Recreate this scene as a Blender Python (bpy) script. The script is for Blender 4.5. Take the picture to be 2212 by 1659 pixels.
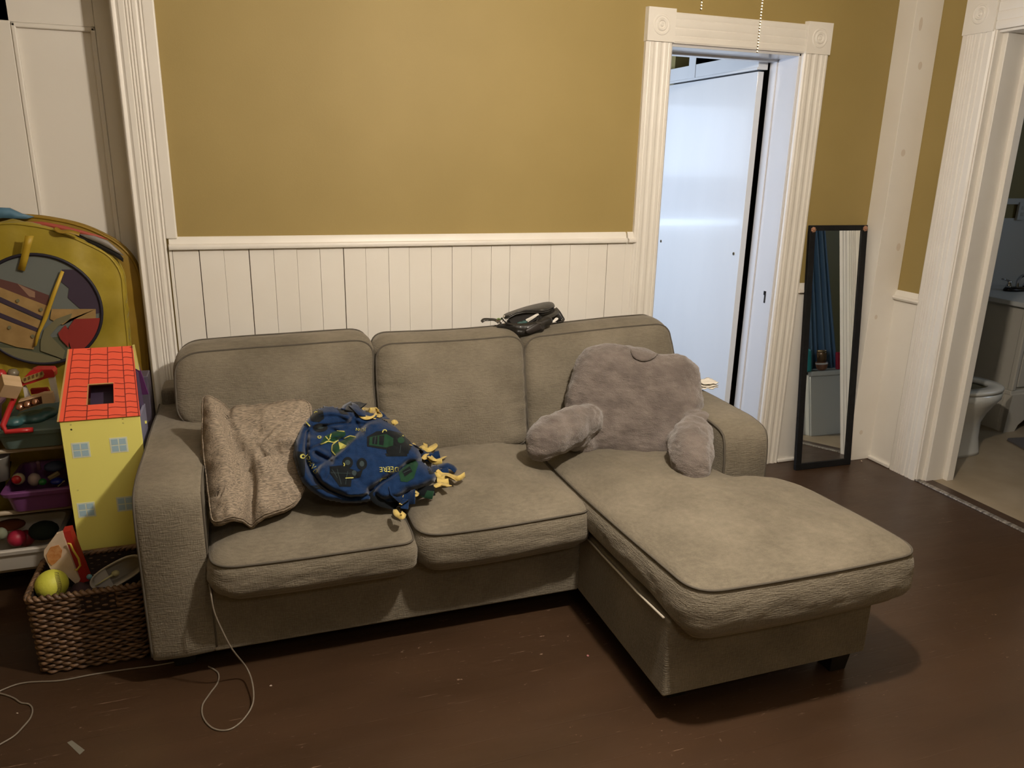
import bpy, bmesh, math, random
import numpy as np
from mathutils import Vector, Matrix, noise
from mathutils.bvhtree import BVHTree
random.seed(7)
for o in list(bpy.data.objects): bpy.data.objects.remove(o)
SC = bpy.context.scene
COL = SC.collection
PI = math.pi

# ------------------------------------------------------------ camera
YAW, PITCH, ROLL, FPX = 0.336357505, 0.284068972, -0.0211314038, 1660.53151
CAM = Vector((0.0, -3.2195, 1.55))
_f = Vector((math.sin(YAW)*math.cos(PITCH), math.cos(YAW)*math.cos(PITCH), -math.sin(PITCH)))
_r = Vector((math.cos(YAW), -math.sin(YAW), 0)); _d = _f.cross(_r)
R_ = math.cos(ROLL)*_r + math.sin(ROLL)*_d
D_ = -math.sin(ROLL)*_r + math.cos(ROLL)*_d
cam = bpy.data.cameras.new('camera'); cam.sensor_width = 36; cam.lens = 36*FPX/2212; cam.clip_start = .05
co = bpy.data.objects.new('camera', cam); COL.objects.link(co)
co.matrix_world = Matrix(((R_.x, -D_.x, -_f.x, CAM.x), (R_.y, -D_.y, -_f.y, CAM.y), (R_.z, -D_.z, -_f.z, CAM.z), (0, 0, 0, 1)))
SC.camera = co

def ray(px, py): return R_*((px-1106)/FPX) + D_*((py-829.5)/FPX) + _f
def PY(px, py, y): d = ray(px, py); return CAM + d*((y-CAM.y)/d.y)
def PZ(px, py, z): d = ray(px, py); return CAM + d*((z-CAM.z)/d.z)

# ------------------------------------------------------------ world, lights, exposure
w = bpy.data.worlds.new('world'); SC.world = w; w.use_nodes = True
w.node_tree.nodes['Background'].inputs[0].default_value = (.55, .7, 1, 1)
w.node_tree.nodes['Background'].inputs[1].default_value = .02
SC.view_settings.view_transform = 'Standard'; SC.view_settings.look = 'None'
SC.view_settings.exposure = 0.0; SC.view_settings.gamma = 1.0
SC.view_settings.use_curve_mapping = False
def light(name, kind, loc, energy, color, size=.1, rot=(0, 0, 0), size_y=None, spread=None):
    l = bpy.data.lights.new(name, kind); l.energy = energy; l.color = color
    if kind == 'AREA':
        l.size = size
        if size_y: l.shape = 'RECTANGLE'; l.size_y = size_y
        if spread: l.spread = spread
    else: l.shadow_soft_size = size
    o = bpy.data.objects.new(name, l); o.location = loc; o.rotation_euler = rot; COL.objects.link(o); return o
LAMP = (.98, -2.02, 2.22)
light('lamp_bulb_light', 'POINT', LAMP, 200, (1, .885, .75), .045)
# added fill light behind the camera, lifts the fronts that face it
light('added_rear_fill', 'AREA', (.6, -4.35, 2.70), 13, (1, .88, .74), .5, (0, 0, 0))
light('daylight_side_room', 'AREA', (.50, 1.15, 1.35), 44, (.66, .78, 1), 1.0, (0, -PI/2, 0), 1.25)
# far window of the side room: blind drawn above, bright gap below
light('daylight_far_window', 'AREA', (1.20, 2.57, 1.72), 3, (.68, .82, 1), .8, (-PI/2, 0, 0), .55)
light('daylight_blind_gap', 'AREA', (1.20, 2.57, 1.07), 1.0, (.62, .80, 1), .8, (-PI/2, 0, 0), .05)
light('daylight_bathroom', 'AREA', (5.45, -.9, 1.7), 5, (.62, .78, 1), .6, (0, PI/2, 0), .8)

# ------------------------------------------------------------ helpers
def lin(c):
    return tuple(((x/255)/12.92 if x/255 <= .04045 else ((x/255+.055)/1.055)**2.4) for x in c)+(1,)
def mat(name, color, rough=.6, metal=0, bump=None, spots=None, sheen=0, coat=0, spec=.5, emis=None, trans=0, alpha=1):
    """color: linear rgb or (c1,c2,scale[,stretch]) noise mix; bump: list of (scale, strength, stretch)"""
    m = bpy.data.materials.new(name); m.use_nodes = True
    nt = m.node_tree; N = nt.nodes; L = nt.links; b = N['Principled BSDF']
    tc = N.new('ShaderNodeTexCoord')
    def mapped(st):
        mp = N.new('ShaderNodeMapping'); mp.inputs['Scale'].default_value = st
        L.new(tc.outputs['Object'], mp.inputs[0]); return mp
    if isinstance(color[0], (tuple, list)):
        c1, c2, sc = color[:3]; st = color[3] if len(color) > 3 else (1, 1, 1)
        n = N.new('ShaderNodeTexNoise'); n.inputs['Scale'].default_value = sc; n.inputs['Detail'].default_value = 5
        L.new(mapped(st).outputs[0], n.inputs[0])
        r = N.new('ShaderNodeValToRGB'); r.color_ramp.elements[0].position = .36; r.color_ramp.elements[1].position = .64
        r.color_ramp.elements[0].color = tuple(c1[:3])+(1,); r.color_ramp.elements[1].color = tuple(c2[:3])+(1,)
        L.new(n.outputs[0], r.inputs[0]); L.new(r.outputs[0], b.inputs['Base Color'])
    else:
        b.inputs['Base Color'].default_value = tuple(color[:3])+(1,)
    b.inputs['Roughness'].default_value = rough; b.inputs['Metallic'].default_value = metal
    b.inputs['Specular IOR Level'].default_value = spec
    if sheen:
        b.inputs['Sheen Weight'].default_value = sheen; b.inputs['Sheen Roughness'].default_value = .4
    if coat: b.inputs['Coat Weight'].default_value = coat; b.inputs['Coat Roughness'].default_value = .08
    if trans: b.inputs['Transmission Weight'].default_value = trans
    if alpha < 1: b.inputs['Alpha'].default_value = alpha
    if emis: b.inputs['Emission Color'].default_value = tuple(emis[:3])+(1,); b.inputs['Emission Strength'].default_value = emis[3]
    if bump:
        prev = None
        for (sc, stg, st) in bump:
            n = N.new('ShaderNodeTexNoise'); n.inputs['Scale'].default_value = sc; n.inputs['Detail'].default_value = 3
            L.new(mapped(st).outputs[0], n.inputs[0])
            bp = N.new('ShaderNodeBump'); bp.inputs['Strength'].default_value = stg; bp.inputs['Distance'].default_value = .004
            L.new(n.outputs[0], bp.inputs['Height'])
            if prev: L.new(prev.outputs[0], bp.inputs['Normal'])
            prev = bp
        L.new(prev.outputs[0], b.inputs['Normal'])
    return m

def mesh_obj(name, verts, faces, material=None, parent=None, smooth=False, loc=None, rot=None):
    me = bpy.data.meshes.new(name)
    if parent is not None and loc is None:      # vertices are world coordinates: bring into the parent's frame
        inv = parent.get('_inv')
        pl = Vector(parent['_o']) if '_o' in parent.keys() else Vector((0, 0, 0))
        verts = [Vector(v)-pl for v in verts]
    me.from_pydata([tuple(v) for v in verts], [], faces); me.update()
    bm = bmesh.new(); bm.from_mesh(me); bmesh.ops.recalc_face_normals(bm, faces=bm.faces); bm.to_mesh(me); bm.free()
    o = bpy.data.objects.new(name, me); COL.objects.link(o)
    if smooth: me.polygons.foreach_set('use_smooth', [True]*len(me.polygons))
    ms = material if isinstance(material, (list, tuple)) else [material]
    for m in ms:
        if m: me.materials.append(m)
    if parent is not None: o.parent = parent; 
    if loc is not None: o.location = loc
    if rot is not None: o.rotation_euler = rot
    if parent is not None: o['_o'] = tuple(parent['_o']) if '_o' in parent.keys() else (0, 0, 0)
    return o
def thing(name, label, cat, loc=(0, 0, 0), group=None):
    o = bpy.data.objects.new(name, None); COL.objects.link(o); o.empty_display_size = .05
    o.location = loc; o['_o'] = tuple(loc); o['label'] = label; o['category'] = cat
    if group: o['group'] = group
    return o
def tag(o, label, cat, group=None):
    o['label'] = label; o['category'] = cat
    if group: o['group'] = group
    return o
def struct(o, label=None):
    o['kind'] = 'structure'
    if label: o['label'] = label
    return o

class G:
    """geometry collector, world coordinates"""
    def __init__(s): s.v = []; s.f = []; s.m = []
    def add(s, vs, fs, mi=0):
        k = len(s.v); s.v += [tuple(v) for v in vs]; s.f += [tuple(i+k for i in f) for f in fs]; s.m += [mi]*len(fs); return s
    def box(s, x0, x1, y0, y1, z0, z1, mi=0):
        return s.add([(x0, y0, z0), (x1, y0, z0), (x1, y1, z0), (x0, y1, z0), (x0, y0, z1), (x1, y0, z1), (x1, y1, z1), (x0, y1, z1)],
                     [(0, 3, 2, 1), (4, 5, 6, 7), (0, 1, 5, 4), (1, 2, 6, 5), (2, 3, 7, 6), (3, 0, 4, 7)], mi)
    def prism(s, pts, a, fn, b, mi=0):
        """extrude 2D pts between depth a and b; fn(u,v,w)->xyz"""
        n = len(pts)
        vs = [fn(u, v, a) for u, v in pts]+[fn(u, v, b) for u, v in pts]
        fs = [tuple(range(n))[::-1], tuple(range(n, 2*n))]+[(i, (i+1) % n, n+(i+1) % n, n+i) for i in range(n)]
        return s.add(vs, fs, mi)
    def tube(s, pts, r, n=8, closed=False, mi=0, flat=None, cap=True):
        pts = [Vector(p) for p in pts]; m = len(pts)
        rs = r if isinstance(r, (list, tuple)) else [r]*m
        k = len(s.v); prevn = None
        for i, p in enumerate(pts):
            a = pts[(i-1) % m] if (closed or i > 0) else p
            b = pts[(i+1) % m] if (closed or i < m-1) else p
            t = (b-a)
            if t.length < 1e-9: t = Vector((0, 0, 1))
            t.normalize()
            if prevn is None:
                up = Vector((0, 0, 1)) if abs(t.z) < .9 else Vector((1, 0, 0))
                nn = t.cross(up).normalized()
            else:
                nn = prevn-t*prevn.dot(t)
                nn = nn.normalized() if nn.length > 1e-6 else t.orthogonal().normalized()
            prevn = nn; bb = t.cross(nn)
            for j in range(n):
                a_ = 2*PI*j/n
                s.v.append(tuple(p+nn*(rs[i]*math.cos(a_))+bb*(rs[i]*math.sin(a_)*(flat or 1))))
        e = m if closed else m-1
        for i in range(e):
            for j in range(n):
                s.f.append((k+i*n+j, k+i*n+(j+1) % n, k+((i+1) % m)*n+(j+1) % n, k+((i+1) % m)*n+j)); s.m.append(mi)
        if not closed and cap:
            s.f.append(tuple(k+j for j in range(n))[::-1]); s.m.append(mi)
            s.f.append(tuple(k+(m-1)*n+j for j in range(n))); s.m.append(mi)
        return s
    def lathe(s, prof, c, n=24, axis='z', mi=0, M=None):
        """prof: (r,h) list"""
        k = len(s.v); c = Vector(c)
        for r, h in prof:
            for j in range(n):
                a = 2*PI*j/n
                p = Vector((r*math.cos(a), r*math.sin(a), h))
                if axis == 'y': p = Vector((p.x, -p.z, p.y))
                if axis == 'x': p = Vector((p.z, p.x, p.y))
                if M is not None: p = M @ p
                s.v.append(tuple(c+p))
        for i in range(len(prof)-1):
            for j in range(n):
                s.f.append((k+i*n+j, k+i*n+(j+1) % n, k+(i+1)*n+(j+1) % n, k+(i+1)*n+j)); s.m.append(mi)
        s.f.append(tuple(k+j for j in range(n))[::-1]); s.m.append(mi)
        s.f.append(tuple(k+(len(prof)-1)*n+j for j in range(n))); s.m.append(mi)
        return s
    def ball(s, c, r, n=16, mi=0, rot=None):
        rr = r if isinstance(r, (list, tuple)) else (r, r, r)
        k = len(s.v); c = Vector(c); m = n//2
        for i in range(m+1):
            th = PI*i/m
            for j in range(n):
                a = 2*PI*j/n
                p = Vector((rr[0]*math.sin(th)*math.cos(a), rr[1]*math.sin(th)*math.sin(a), rr[2]*math.cos(th)))
                if rot is not None: p = rot @ p
                s.v.append(tuple(c+p))
        for i in range(m):
            for j in range(n):
                s.f.append((k+i*n+j, k+(i+1)*n+j, k+(i+1)*n+(j+1) % n, k+i*n+(j+1) % n)); s.m.append(mi)
        return s
    def build(s, name, material, parent=None, smooth=False, bevel=0, seg=2, loc=None, rot=None, merge=False):
        o = mesh_obj(name, s.v, s.f, material, parent, smooth, loc, rot)
        me = o.data
        if any(s.m): me.polygons.foreach_set('material_index', s.m)
        if merge:
            bm = bmesh.new(); bm.from_mesh(me); bmesh.ops.remove_doubles(bm, verts=bm.verts, dist=1e-6)
            bmesh.ops.recalc_face_normals(bm, faces=bm.faces); bm.to_mesh(me); bm.free()
        if bevel:
            md = o.modifiers.new('bevel', 'BEVEL'); md.width = bevel; md.segments = seg; md.limit_method = 'ANGLE'; md.angle_limit = math.radians(35)
            if smooth is False:
                me.polygons.foreach_set('use_smooth', [True]*len(me.polygons))
                try: md.harden_normals = True
                except Exception: pass
        return o
def autosmooth(o, deg=35):
    me = o.data; me.polygons.foreach_set('use_smooth', [True]*len(me.polygons))
    bm = bmesh.new(); bm.from_mesh(me)
    for e in bm.edges:
        if len(e.link_faces) == 2 and e.calc_face_angle(0) > math.radians(deg): e.smooth = False
    bm.to_mesh(me); bm.free(); return o

def resample(pts, n):
    pts = [Vector(p) for p in pts]; L = [0]
    for i in range(len(pts)): L.append(L[-1]+(pts[(i+1) % len(pts)]-pts[i]).length)
    out = []; j = 0
    for k in range(n):
        t = L[-1]*k/n
        while L[j+1] < t: j += 1
        a = pts[j]; b = pts[(j+1) % len(pts)]; out.append(a.lerp(b, (t-L[j])/max(1e-9, L[j+1]-L[j])))
    return out
def roundpoly(pts, r, n=160):
    """rounded closed 2D polygon, r scalar or per corner"""
    pts = [Vector(p) for p in pts]; m = len(pts); rs = r if isinstance(r, (list, tuple)) else [r]*m; out = []
    for i in range(m):
        a, b, c = pts[i-1], pts[i], pts[(i+1) % m]
        u = (a-b); v = (c-b); d = min(rs[i], u.length*.49, v.length*.49); u.normalize(); v.normalize()
        p0 = b+u*d; p2 = b+v*d
        for k in range(9):
            t = k/8; out.append(p0*(1-t)**2+b*2*t*(1-t)+p2*t*t)
    return resample(out, n)
def fbm(p, sc, o=3):
    return noise.fractal(Vector(p)*sc, 1.0, 2.0, o)

def cushion(name, outline, w0, w1, crown, bulge, fn, material, parent, pipe=.0034, seed=0., wr=.003, crown2=None, center=None, gather=0, deform=None, pipe_mat=None, n=168, rnd=.012, base_rnd=None, both=True):
    """boxed cushion: outline in (u,v), thickness from w0 to w1 (w1 = show face); fn maps local->world"""
    ol = roundpoly(outline[0], outline[1], n) if isinstance(outline, tuple) else outline
    c = center or sum(ol, Vector((0, 0)))/len(ol); c = Vector(c)
    if crown2 is None: crown2 = crown*.4
    verts = []; faces = []; rings = []
    def put(ring):
        k = len(verts); verts.extend(ring); rings.append(k)
    off = Vector((seed*3.1, seed*1.7, seed))
    def D(u, v, w, amp, side=0):
        q = Vector((u, v, w))*1.0+off
        d = wr*fbm(q, 9, 3)*amp
        return d
    norms = []
    for i in range(n):
        t = (ol[(i+1) % n]-ol[i-1]); t.normalize(); nn = Vector((t.y, -t.x))
        if nn.dot(ol[i]-c) < 0: nn = -nn
        norms.append(nn)
    ks = [0.04, .12, .22, .34, .46, .57, .67, .76, .83, .885, .925, .955, .975, .988, .996, 1.0]
    def face_w(k, base, cr, sgn):
        e = 1-k
        drop = (rnd if sgn > 0 or base_rnd is None else base_rnd)*math.exp(-e*28)
        return base+sgn*(cr*(1-k**2.6)-drop)
    for k in ks:
        ring = []
        for i in range(n):
            p = c+(ol[i]-c)*k
            ww = face_w(k, w1, crown, 1)+D(p.x, p.y, 0, 1.6*(1-k**6))
            if gather: ww += gather*max(0, (k-.72)/.28)*(1-k)*8*noise.noise(Vector((p.x*34, p.y*34, seed)))*.5
            ring.append(Vector((p.x, p.y, ww)))
        put(ring)
    S = 14
    for j in range(1, S):
        t = j/S; ring = []
        for i in range(n):
            b = bulge*math.sin(PI*t)**.75
            # seam grooves just under / above the piping
            g = -.003*(math.exp(-((t-.055)/.03)**2)+math.exp(-((t-.945)/.03)**2))
            p = ol[i]+norms[i]*(b+g+.9*D(ol[i].x*1.5, ol[i].y*1.5, t*.5, 1)*math.sin(PI*t))
            ww = (w1-rnd)*(1-t)+(w0+(base_rnd or rnd))*t
            if base_rnd: p = p-norms[i]*(base_rnd*.9*max(0, (t-.7)/.3)**2)
            ring.append(Vector((p.x, p.y, ww)))
        put(ring)
    for k in ks[::-1]:
        ring = []
        for i in range(n):
            p = c+(ol[i]-c)*k
            if base_rnd: p = p-norms[i]*(base_rnd*.9*k)
            ring.append(Vector((p.x, p.y, face_w(k, w0, crown2, -1))))
        put(ring)
    for a in range(len(rings)-1):
        for i in range(n):
            faces.append((rings[a]+i, rings[a]+(i+1) % n, rings[a+1]+(i+1) % n, rings[a+1]+i))
    faces.append(tuple(rings[0]+i for i in range(n))[::-1]); faces.append(tuple(rings[-1]+i for i in range(n)))
    if deform: verts = [deform(v) for v in verts]
    W = [fn(v.x, v.y, v.z) for v in verts]
    o = mesh_obj(name, W, faces, material, parent, smooth=True)
    if pipe:
        for ri, s in (((len(ks)-1, 1), (len(ks)+S-1, -1)) if both else ((len(ks)-1, 1),)):
            g = G(); pp = []
            for i in range(n):
                v = verts[rings[ri]+i].copy(); 
                q = v+Vector((norms[i].x, norms[i].y, 0))*.002
                pp.append(fn(q.x, q.y, q.z))
            g.tube(pp, pipe, 8, closed=True)
            g.build('piping', pipe_mat or material, o, smooth=True)
    return o

def remesh(name, g, material, parent, voxel, smooth=6, fac=.6, disp=None):
    """fuse the collected closed shapes into one continuous surface"""
    o = g.build('tmp', None, None, merge=False)
    md = o.modifiers.new('r', 'REMESH'); md.mode = 'VOXEL'; md.voxel_size = voxel
    ms = o.modifiers.new('s', 'SMOOTH'); ms.factor = fac; ms.iterations = smooth
    bpy.context.view_layer.update()
    dg = bpy.context.evaluated_depsgraph_get()
    me = bpy.data.meshes.new_from_object(o.evaluated_get(dg))
    bpy.data.objects.remove(o)
    if disp:
        ns = [v.normal.copy() for v in me.vertices]
        for v, nn in zip(me.vertices, ns): v.co = v.co+nn*disp(v.co, nn)
    vs = [v.co.copy() for v in me.vertices]; fs = [tuple(p.vertices) for p in me.polygons]
    return mesh_obj(name, vs, fs, material, parent, smooth=True), vs, fs

# ------------------------------------------------------------ materials
M_wall = mat('gold_wall_paint', ((.325, .240, .080), (.350, .260, .090), 2.2), .62, bump=[(160, .06, (1, 1, 1)), (6, .10, (1, 1, 1))])
M_olive = mat('olive_wall_paint', (.26, .21, .08), .6)
M_white = mat('cream_gloss_paint', ((.79, .755, .695), (.82, .79, .73), 5), .42, bump=[(40, .05, (1, 1, .15)), (9, .10, (1, 1, .3))])
M_board = mat('cream_matt_boards', ((.80, .765, .70), (.83, .80, .74), 4), .55, bump=[(30, .10, (1, 1, .2)), (7, .12, (1, 1, .4))])
M_seam = mat('dark_board_gap', (.10, .06, .035), .9)
M_doorw = mat('white_door_paint', ((.81, .775, .71), (.83, .80, .74), 3), .45, bump=[(20, .06, (1, 1, .3))])
M_leaf = mat('glossy_white_slab', ((.70, .72, .74), (.72, .74, .76), 3, (1, 2, .6)), .2, bump=[(9, .10, (1, 2, .6)), (40, .05, (1, 2, .3))], coat=.4)
M_ceil = mat('ceiling_paint', (.74, .71, .66), .8)
M_bwall = mat('bathroom_white_paint', (.55, .56, .55), .45)
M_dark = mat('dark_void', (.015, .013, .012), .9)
M_black = mat('black_frame', ((.006, .006, .007), (.010, .010, .011), 30), .6, spec=.25)
M_sofaN = None
def sofa_mat(name, a, b):
    m = bpy.data.materials.new(name); m.use_nodes = True; nt = m.node_tree; N = nt.nodes; L = nt.links; bs = N['Principled BSDF']
    tc = N.new('ShaderNodeTexCoord')
    def nz(sc, st, det=3):
        mp = N.new('ShaderNodeMapping'); mp.inputs['Scale'].default_value = st; L.new(tc.outputs['Object'], mp.inputs[0])
        n = N.new('ShaderNodeTexNoise'); n.inputs['Scale'].default_value = sc; n.inputs['Detail'].default_value = det; L.new(mp.outputs[0], n.inputs[0]); return n
    def math_(op, x, y):
        q = N.new('ShaderNodeMath'); q.operation = op
        for i, s in enumerate((x, y)):
            if hasattr(s, 'outputs'): L.new(s.outputs[0], q.inputs[i])
            else: q.inputs[i].default_value = s
        return q
    ge = N.new('ShaderNodeNewGeometry'); sp = N.new('ShaderNodeSeparateXYZ'); L.new(ge.outputs['Normal'], sp.inputs[0])
    up = N.new('ShaderNodeMath'); up.operation = 'ABSOLUTE'; L.new(sp.outputs[2], up.inputs[0])
    vert = N.new('ShaderNodeMapRange'); L.new(up.outputs[0], vert.inputs[0]); vert.inputs[1].default_value = .35; vert.inputs[2].default_value = .85; vert.inputs[3].default_value = 1; vert.inputs[4].default_value = .32
    h1 = nz(1, (45, 45, 300), 2); h2 = nz(1, (260, 260, 60), 2); h3 = nz(1, (40, 260, 260), 2); h4 = nz(26, (1, 1, 1), 4)
    weave = math_('ADD', math_('MULTIPLY', h1, 1.0), math_('ADD', math_('MULTIPLY', h2, .65), math_('MULTIPLY', h3, .4)))
    bp = N.new('ShaderNodeBump'); bp.inputs['Distance'].default_value = .0028; L.new(weave.outputs[0], bp.inputs['Height']); L.new(vert.outputs[0], bp.inputs['Strength'])
    bp2 = N.new('ShaderNodeBump'); bp2.inputs['Distance'].default_value = .003; bp2.inputs['Strength'].default_value = .22; L.new(h4.outputs[0], bp2.inputs['Height']); L.new(bp.outputs[0], bp2.inputs['Normal'])
    L.new(bp2.outputs[0], bs.inputs['Normal'])
    big = nz(5, (1, 1, 1), 6)
    mixf = math_('ADD', math_('MULTIPLY', big, .5), math_('MULTIPLY', weave, .25))
    r = N.new('ShaderNodeValToRGB'); r.color_ramp.elements[0].position = .40; r.color_ramp.elements[1].position = .64
    r.color_ramp.elements[0].color = tuple(a)+(1,); r.color_ramp.elements[1].color = tuple(b)+(1,)
    L.new(mixf.outputs[0], r.inputs[0]); L.new(r.outputs[0], bs.inputs['Base Color'])
    bs.inputs['Roughness'].default_value = .85; bs.inputs['Specular IOR Level'].default_value = .2
    bs.inputs['Sheen Weight'].default_value = .25; bs.inputs['Sheen Roughness'].default_value = .45
    bs.inputs['Sheen Tint'].default_value = (1, .93, .82, 1)
    return m
M_sofa = sofa_mat('taupe_chenille', (.130, .1125, .083), (.215, .187, .141))
M_pipe = mat('shadow_toned_piping', (.085, .073, .056), .85)  # darker than its fabric, standing in for the shadow line under the piping
M_foot = mat('black_wood_foot', (.01, .009, .008), .5)

def floor_mat():
    m = bpy.data.materials.new('brown_painted_boards'); m.use_nodes = True; nt = m.node_tree; N = nt.nodes; L = nt.links; bs = N['Principled BSDF']
    tc = N.new('ShaderNodeTexCoord')
    def nz(sc, st, det=3, rough=.5):
        mp = N.new('ShaderNodeMapping'); mp.inputs['Scale'].default_value = st; L.new(tc.outputs['Object'], mp.inputs[0])
        n = N.new('ShaderNodeTexNoise'); n.inputs['Scale'].default_value = sc; n.inputs['Detail'].default_value = det; n.inputs['Roughness'].default_value = rough; L.new(mp.outputs[0], n.inputs[0]); return n
    sp = N.new('ShaderNodeSeparateXYZ'); L.new(tc.outputs['Object'], sp.inputs[0])
    f = N.new('ShaderNodeMath'); f.operation = 'MULTIPLY'; f.inputs[1].default_value = 1/.085; L.new(sp.outputs[1], f.inputs[0])
    fr = N.new('ShaderNodeMath'); fr.operation = 'FRACT'; L.new(f.outputs[0], fr.inputs[0])
    ab = N.new('ShaderNodeMath'); ab.operation = 'SUBTRACT'; ab.inputs[1].default_value = .5; L.new(fr.outputs[0], ab.inputs[0])
    a2 = N.new('ShaderNodeMath'); a2.operation = 'ABSOLUTE'; L.new(ab.outputs[0], a2.inputs[0])
    seam = N.new('ShaderNodeMapRange'); seam.inputs[1].default_value = .478; seam.inputs[2].default_value = .497; L.new(a2.outputs[0], seam.inputs[0])
    sn = nz(3, (1, 14, 1), 3)
    # worn flecks: pale, stretched along the boards
    def thr(n, lo, hi):
        q = N.new('ShaderNodeMapRange'); q.inputs[1].default_value = lo; q.inputs[2].default_value = hi; L.new(n.outputs[0], q.inputs[0]); return q
    fl = thr(nz(34, (.8, 1.4, 1), 6, .75), .635, .68)
    zone = thr(nz(2.3, (1, 1, 1), 2), .42, .60)
    sc1 = thr(nz(16, (.35, 6, 1), 4, .7), .655, .69)
    def mul(x, y):
        q = N.new('ShaderNodeMath'); q.operation = 'MULTIPLY'; L.new(x.outputs[0], q.inputs[0])
        if hasattr(y, 'outputs'): L.new(y.outputs[0], q.inputs[1])
        else: q.inputs[1].default_value = y
        return q
    seamwear = mul(mul(seam, thr(nz(7, (1, 9, 1), 4, .7), .60, .70)), .22)
    mx = N.new('ShaderNodeMath'); mx.operation = 'MAXIMUM'; L.new(mul(fl, zone).outputs[0], mx.inputs[0]); L.new(mul(sc1, zone).outputs[0], mx.inputs[1])
    mx2 = N.new('ShaderNodeMath'); mx2.operation = 'MAXIMUM'; L.new(mx.outputs[0], mx2.inputs[0]); L.new(seamwear.outputs[0], mx2.inputs[1])
    base = N.new('ShaderNodeValToRGB'); base.color_ramp.elements[0].color = (.045, .0245, .0130, 1); base.color_ramp.elements[1].color = (.062, .034, .0185, 1)
    base.color_ramp.elements[0].position = .3; base.color_ramp.elements[1].position = .7
    L.new(nz(1.7, (1, 3, 1), 5).outputs[0], base.inputs[0])
    mix = N.new('ShaderNodeMix'); mix.data_type = 'RGBA'; L.new(mx2.outputs[0], mix.inputs[0]); L.new(base.outputs[0], mix.inputs[6]); mix.inputs[7].default_value = (.30, .20, .14, 1)
    L.new(mix.outputs[2], bs.inputs['Base Color'])
    rr = N.new('ShaderNodeMapRange'); rr.inputs[3].default_value = .26; rr.inputs[4].default_value = .46; L.new(nz(6, (1, 2, 1), 5).outputs[0], rr.inputs[0]); L.new(rr.outputs[0], bs.inputs['Roughness'])
    b1 = N.new('ShaderNodeBump'); b1.invert = True; b1.inputs['Distance'].default_value = .0006; b1.inputs['Strength'].default_value = .35; L.new(seam.outputs[0], b1.inputs['Height'])
    b2 = N.new('ShaderNodeBump'); b2.inputs['Distance'].default_value = .003; b2.inputs['Strength'].default_value = .25; L.new(nz(8, (1, 4, 1), 4).outputs[0], b2.inputs['Height']); L.new(b1.outputs[0], b2.inputs['Normal'])
    L.new(b2.outputs[0], bs.inputs['Normal']); bs.inputs['Specular IOR Level'].default_value = .4
    return m
M_floor = floor_mat()
M_tile = mat('beige_vinyl_floor', ((.30, .235, .15), (.35, .28, .19), 6), .4)

# ------------------------------------------------------------ room shell
XL, XR, YF, ZC = -2.6, 3.205, -5.2, 2.75
T = .20
struct(G().box(XL, 3.33, YF, .35, -.1, 0).build('floor', M_floor))
struct(G().box(XL-.2, 6, YF-.2, 2.8, ZC, ZC+.1).build('ceiling', M_ceil))
g = G()
OX0, OX1, OZ = 1.825, 2.518, 2.050          # doorway in the back wall
LX1, LZ = -.37, 2.16                       # left door opening
g.box(LX1, OX0, 0, T, 0, ZC).box(OX0, OX1, 0, T, OZ, ZC).box(OX1, 3.33, 0, T, 0, ZC)
g.box(-1.25, LX1, 0, T, LZ, ZC).box(XL, -1.25, 0, T, 0, ZC)
struct(g.build('wall_back', M_wall))
RY0, RY1, RZ = -.43, -1.16, 2.14           # bathroom doorway in the right wall
g = G().box(XR, XR+.20, RY0, T, 0, ZC).box(XR, XR+.20, YF, RY1, 0, ZC).box(XR, XR+.20, RY1, RY0, RZ, ZC)
struct(g.build('wall_right', M_wall))
struct(G().box(XL-.1, XL, YF, .3, 0, ZC).build('wall_left', M_wall))
struct(G().box(XL-.1, XR+.12, YF-.1, YF, 0, ZC).build('wall_front', M_wall))
tag(G().box(.34, .86, -4.61, -4.09, 2.712, 2.75).build('added_fill_panel', mat('opal_panel', (.8, .8, .8), .4), bevel=.01), 'added square panel above the fill light behind the camera', 'ceiling light')  # added panel, gives the rear fill light a body
# corner chase
g = G().box(3.043, XR, -.109, 0, 0, ZC)
struct(g.build('trim_1', M_board, bevel=.002), 'boxed cream corner board')
M_knot = mat('tan_knot_stain', (.69, .62, .53), .55)
ks_ = G()
for (x_, z_, a_, b_) in ((3.085, 2.20, .010, .030), (3.12, 2.02, .012, .018), (3.10, 1.62, .013, .017), (3.165, 1.16, .013, .020), (3.09, .80, .009, .012), (3.11, .16, .011, .013)):
    ks_.prism([(x_+a_*math.cos(t*PI/8), z_+b_*math.sin(t*PI/8)) for t in range(16)], -.1094, lambda u, v, w_: (u, w_, v), -.108)
struct(ks_.build('trim_32', M_knot), 'faint tan knot stains on the corner board')

# wainscot planks left of the doorway
xs = [-.272, -.260, -.165, -.076, .017, .109, .198, .288, .382, .471, .566, .652, .747, .838, .924, 1.014, 1.099, 1.196, 1.291, 1.385, 1.476, 1.569, 1.660, 1.70]
dark = {2: .0028, 4: .0028, 8: .003, 1: .0016, 21: .0018}
g = G()
for i in range(len(xs)-1):
    gp0 = dark.get(i, .0006)/2; gp1 = dark.get(i+1, .0006)/2; dd = .001*math.sin(i*2.3)
    g.box(xs[i]+gp0, xs[i+1]-gp1, -.013+dd, -.001, .0, 1.215)
struct(g.build('trim_2', M_board, bevel=.0016, seg=2), 'cream vertical board wainscot')
struct(G().box(-.27, 1.70, -.004, -.0005, 0, 1.2).build('trim_3', M_seam))
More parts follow.
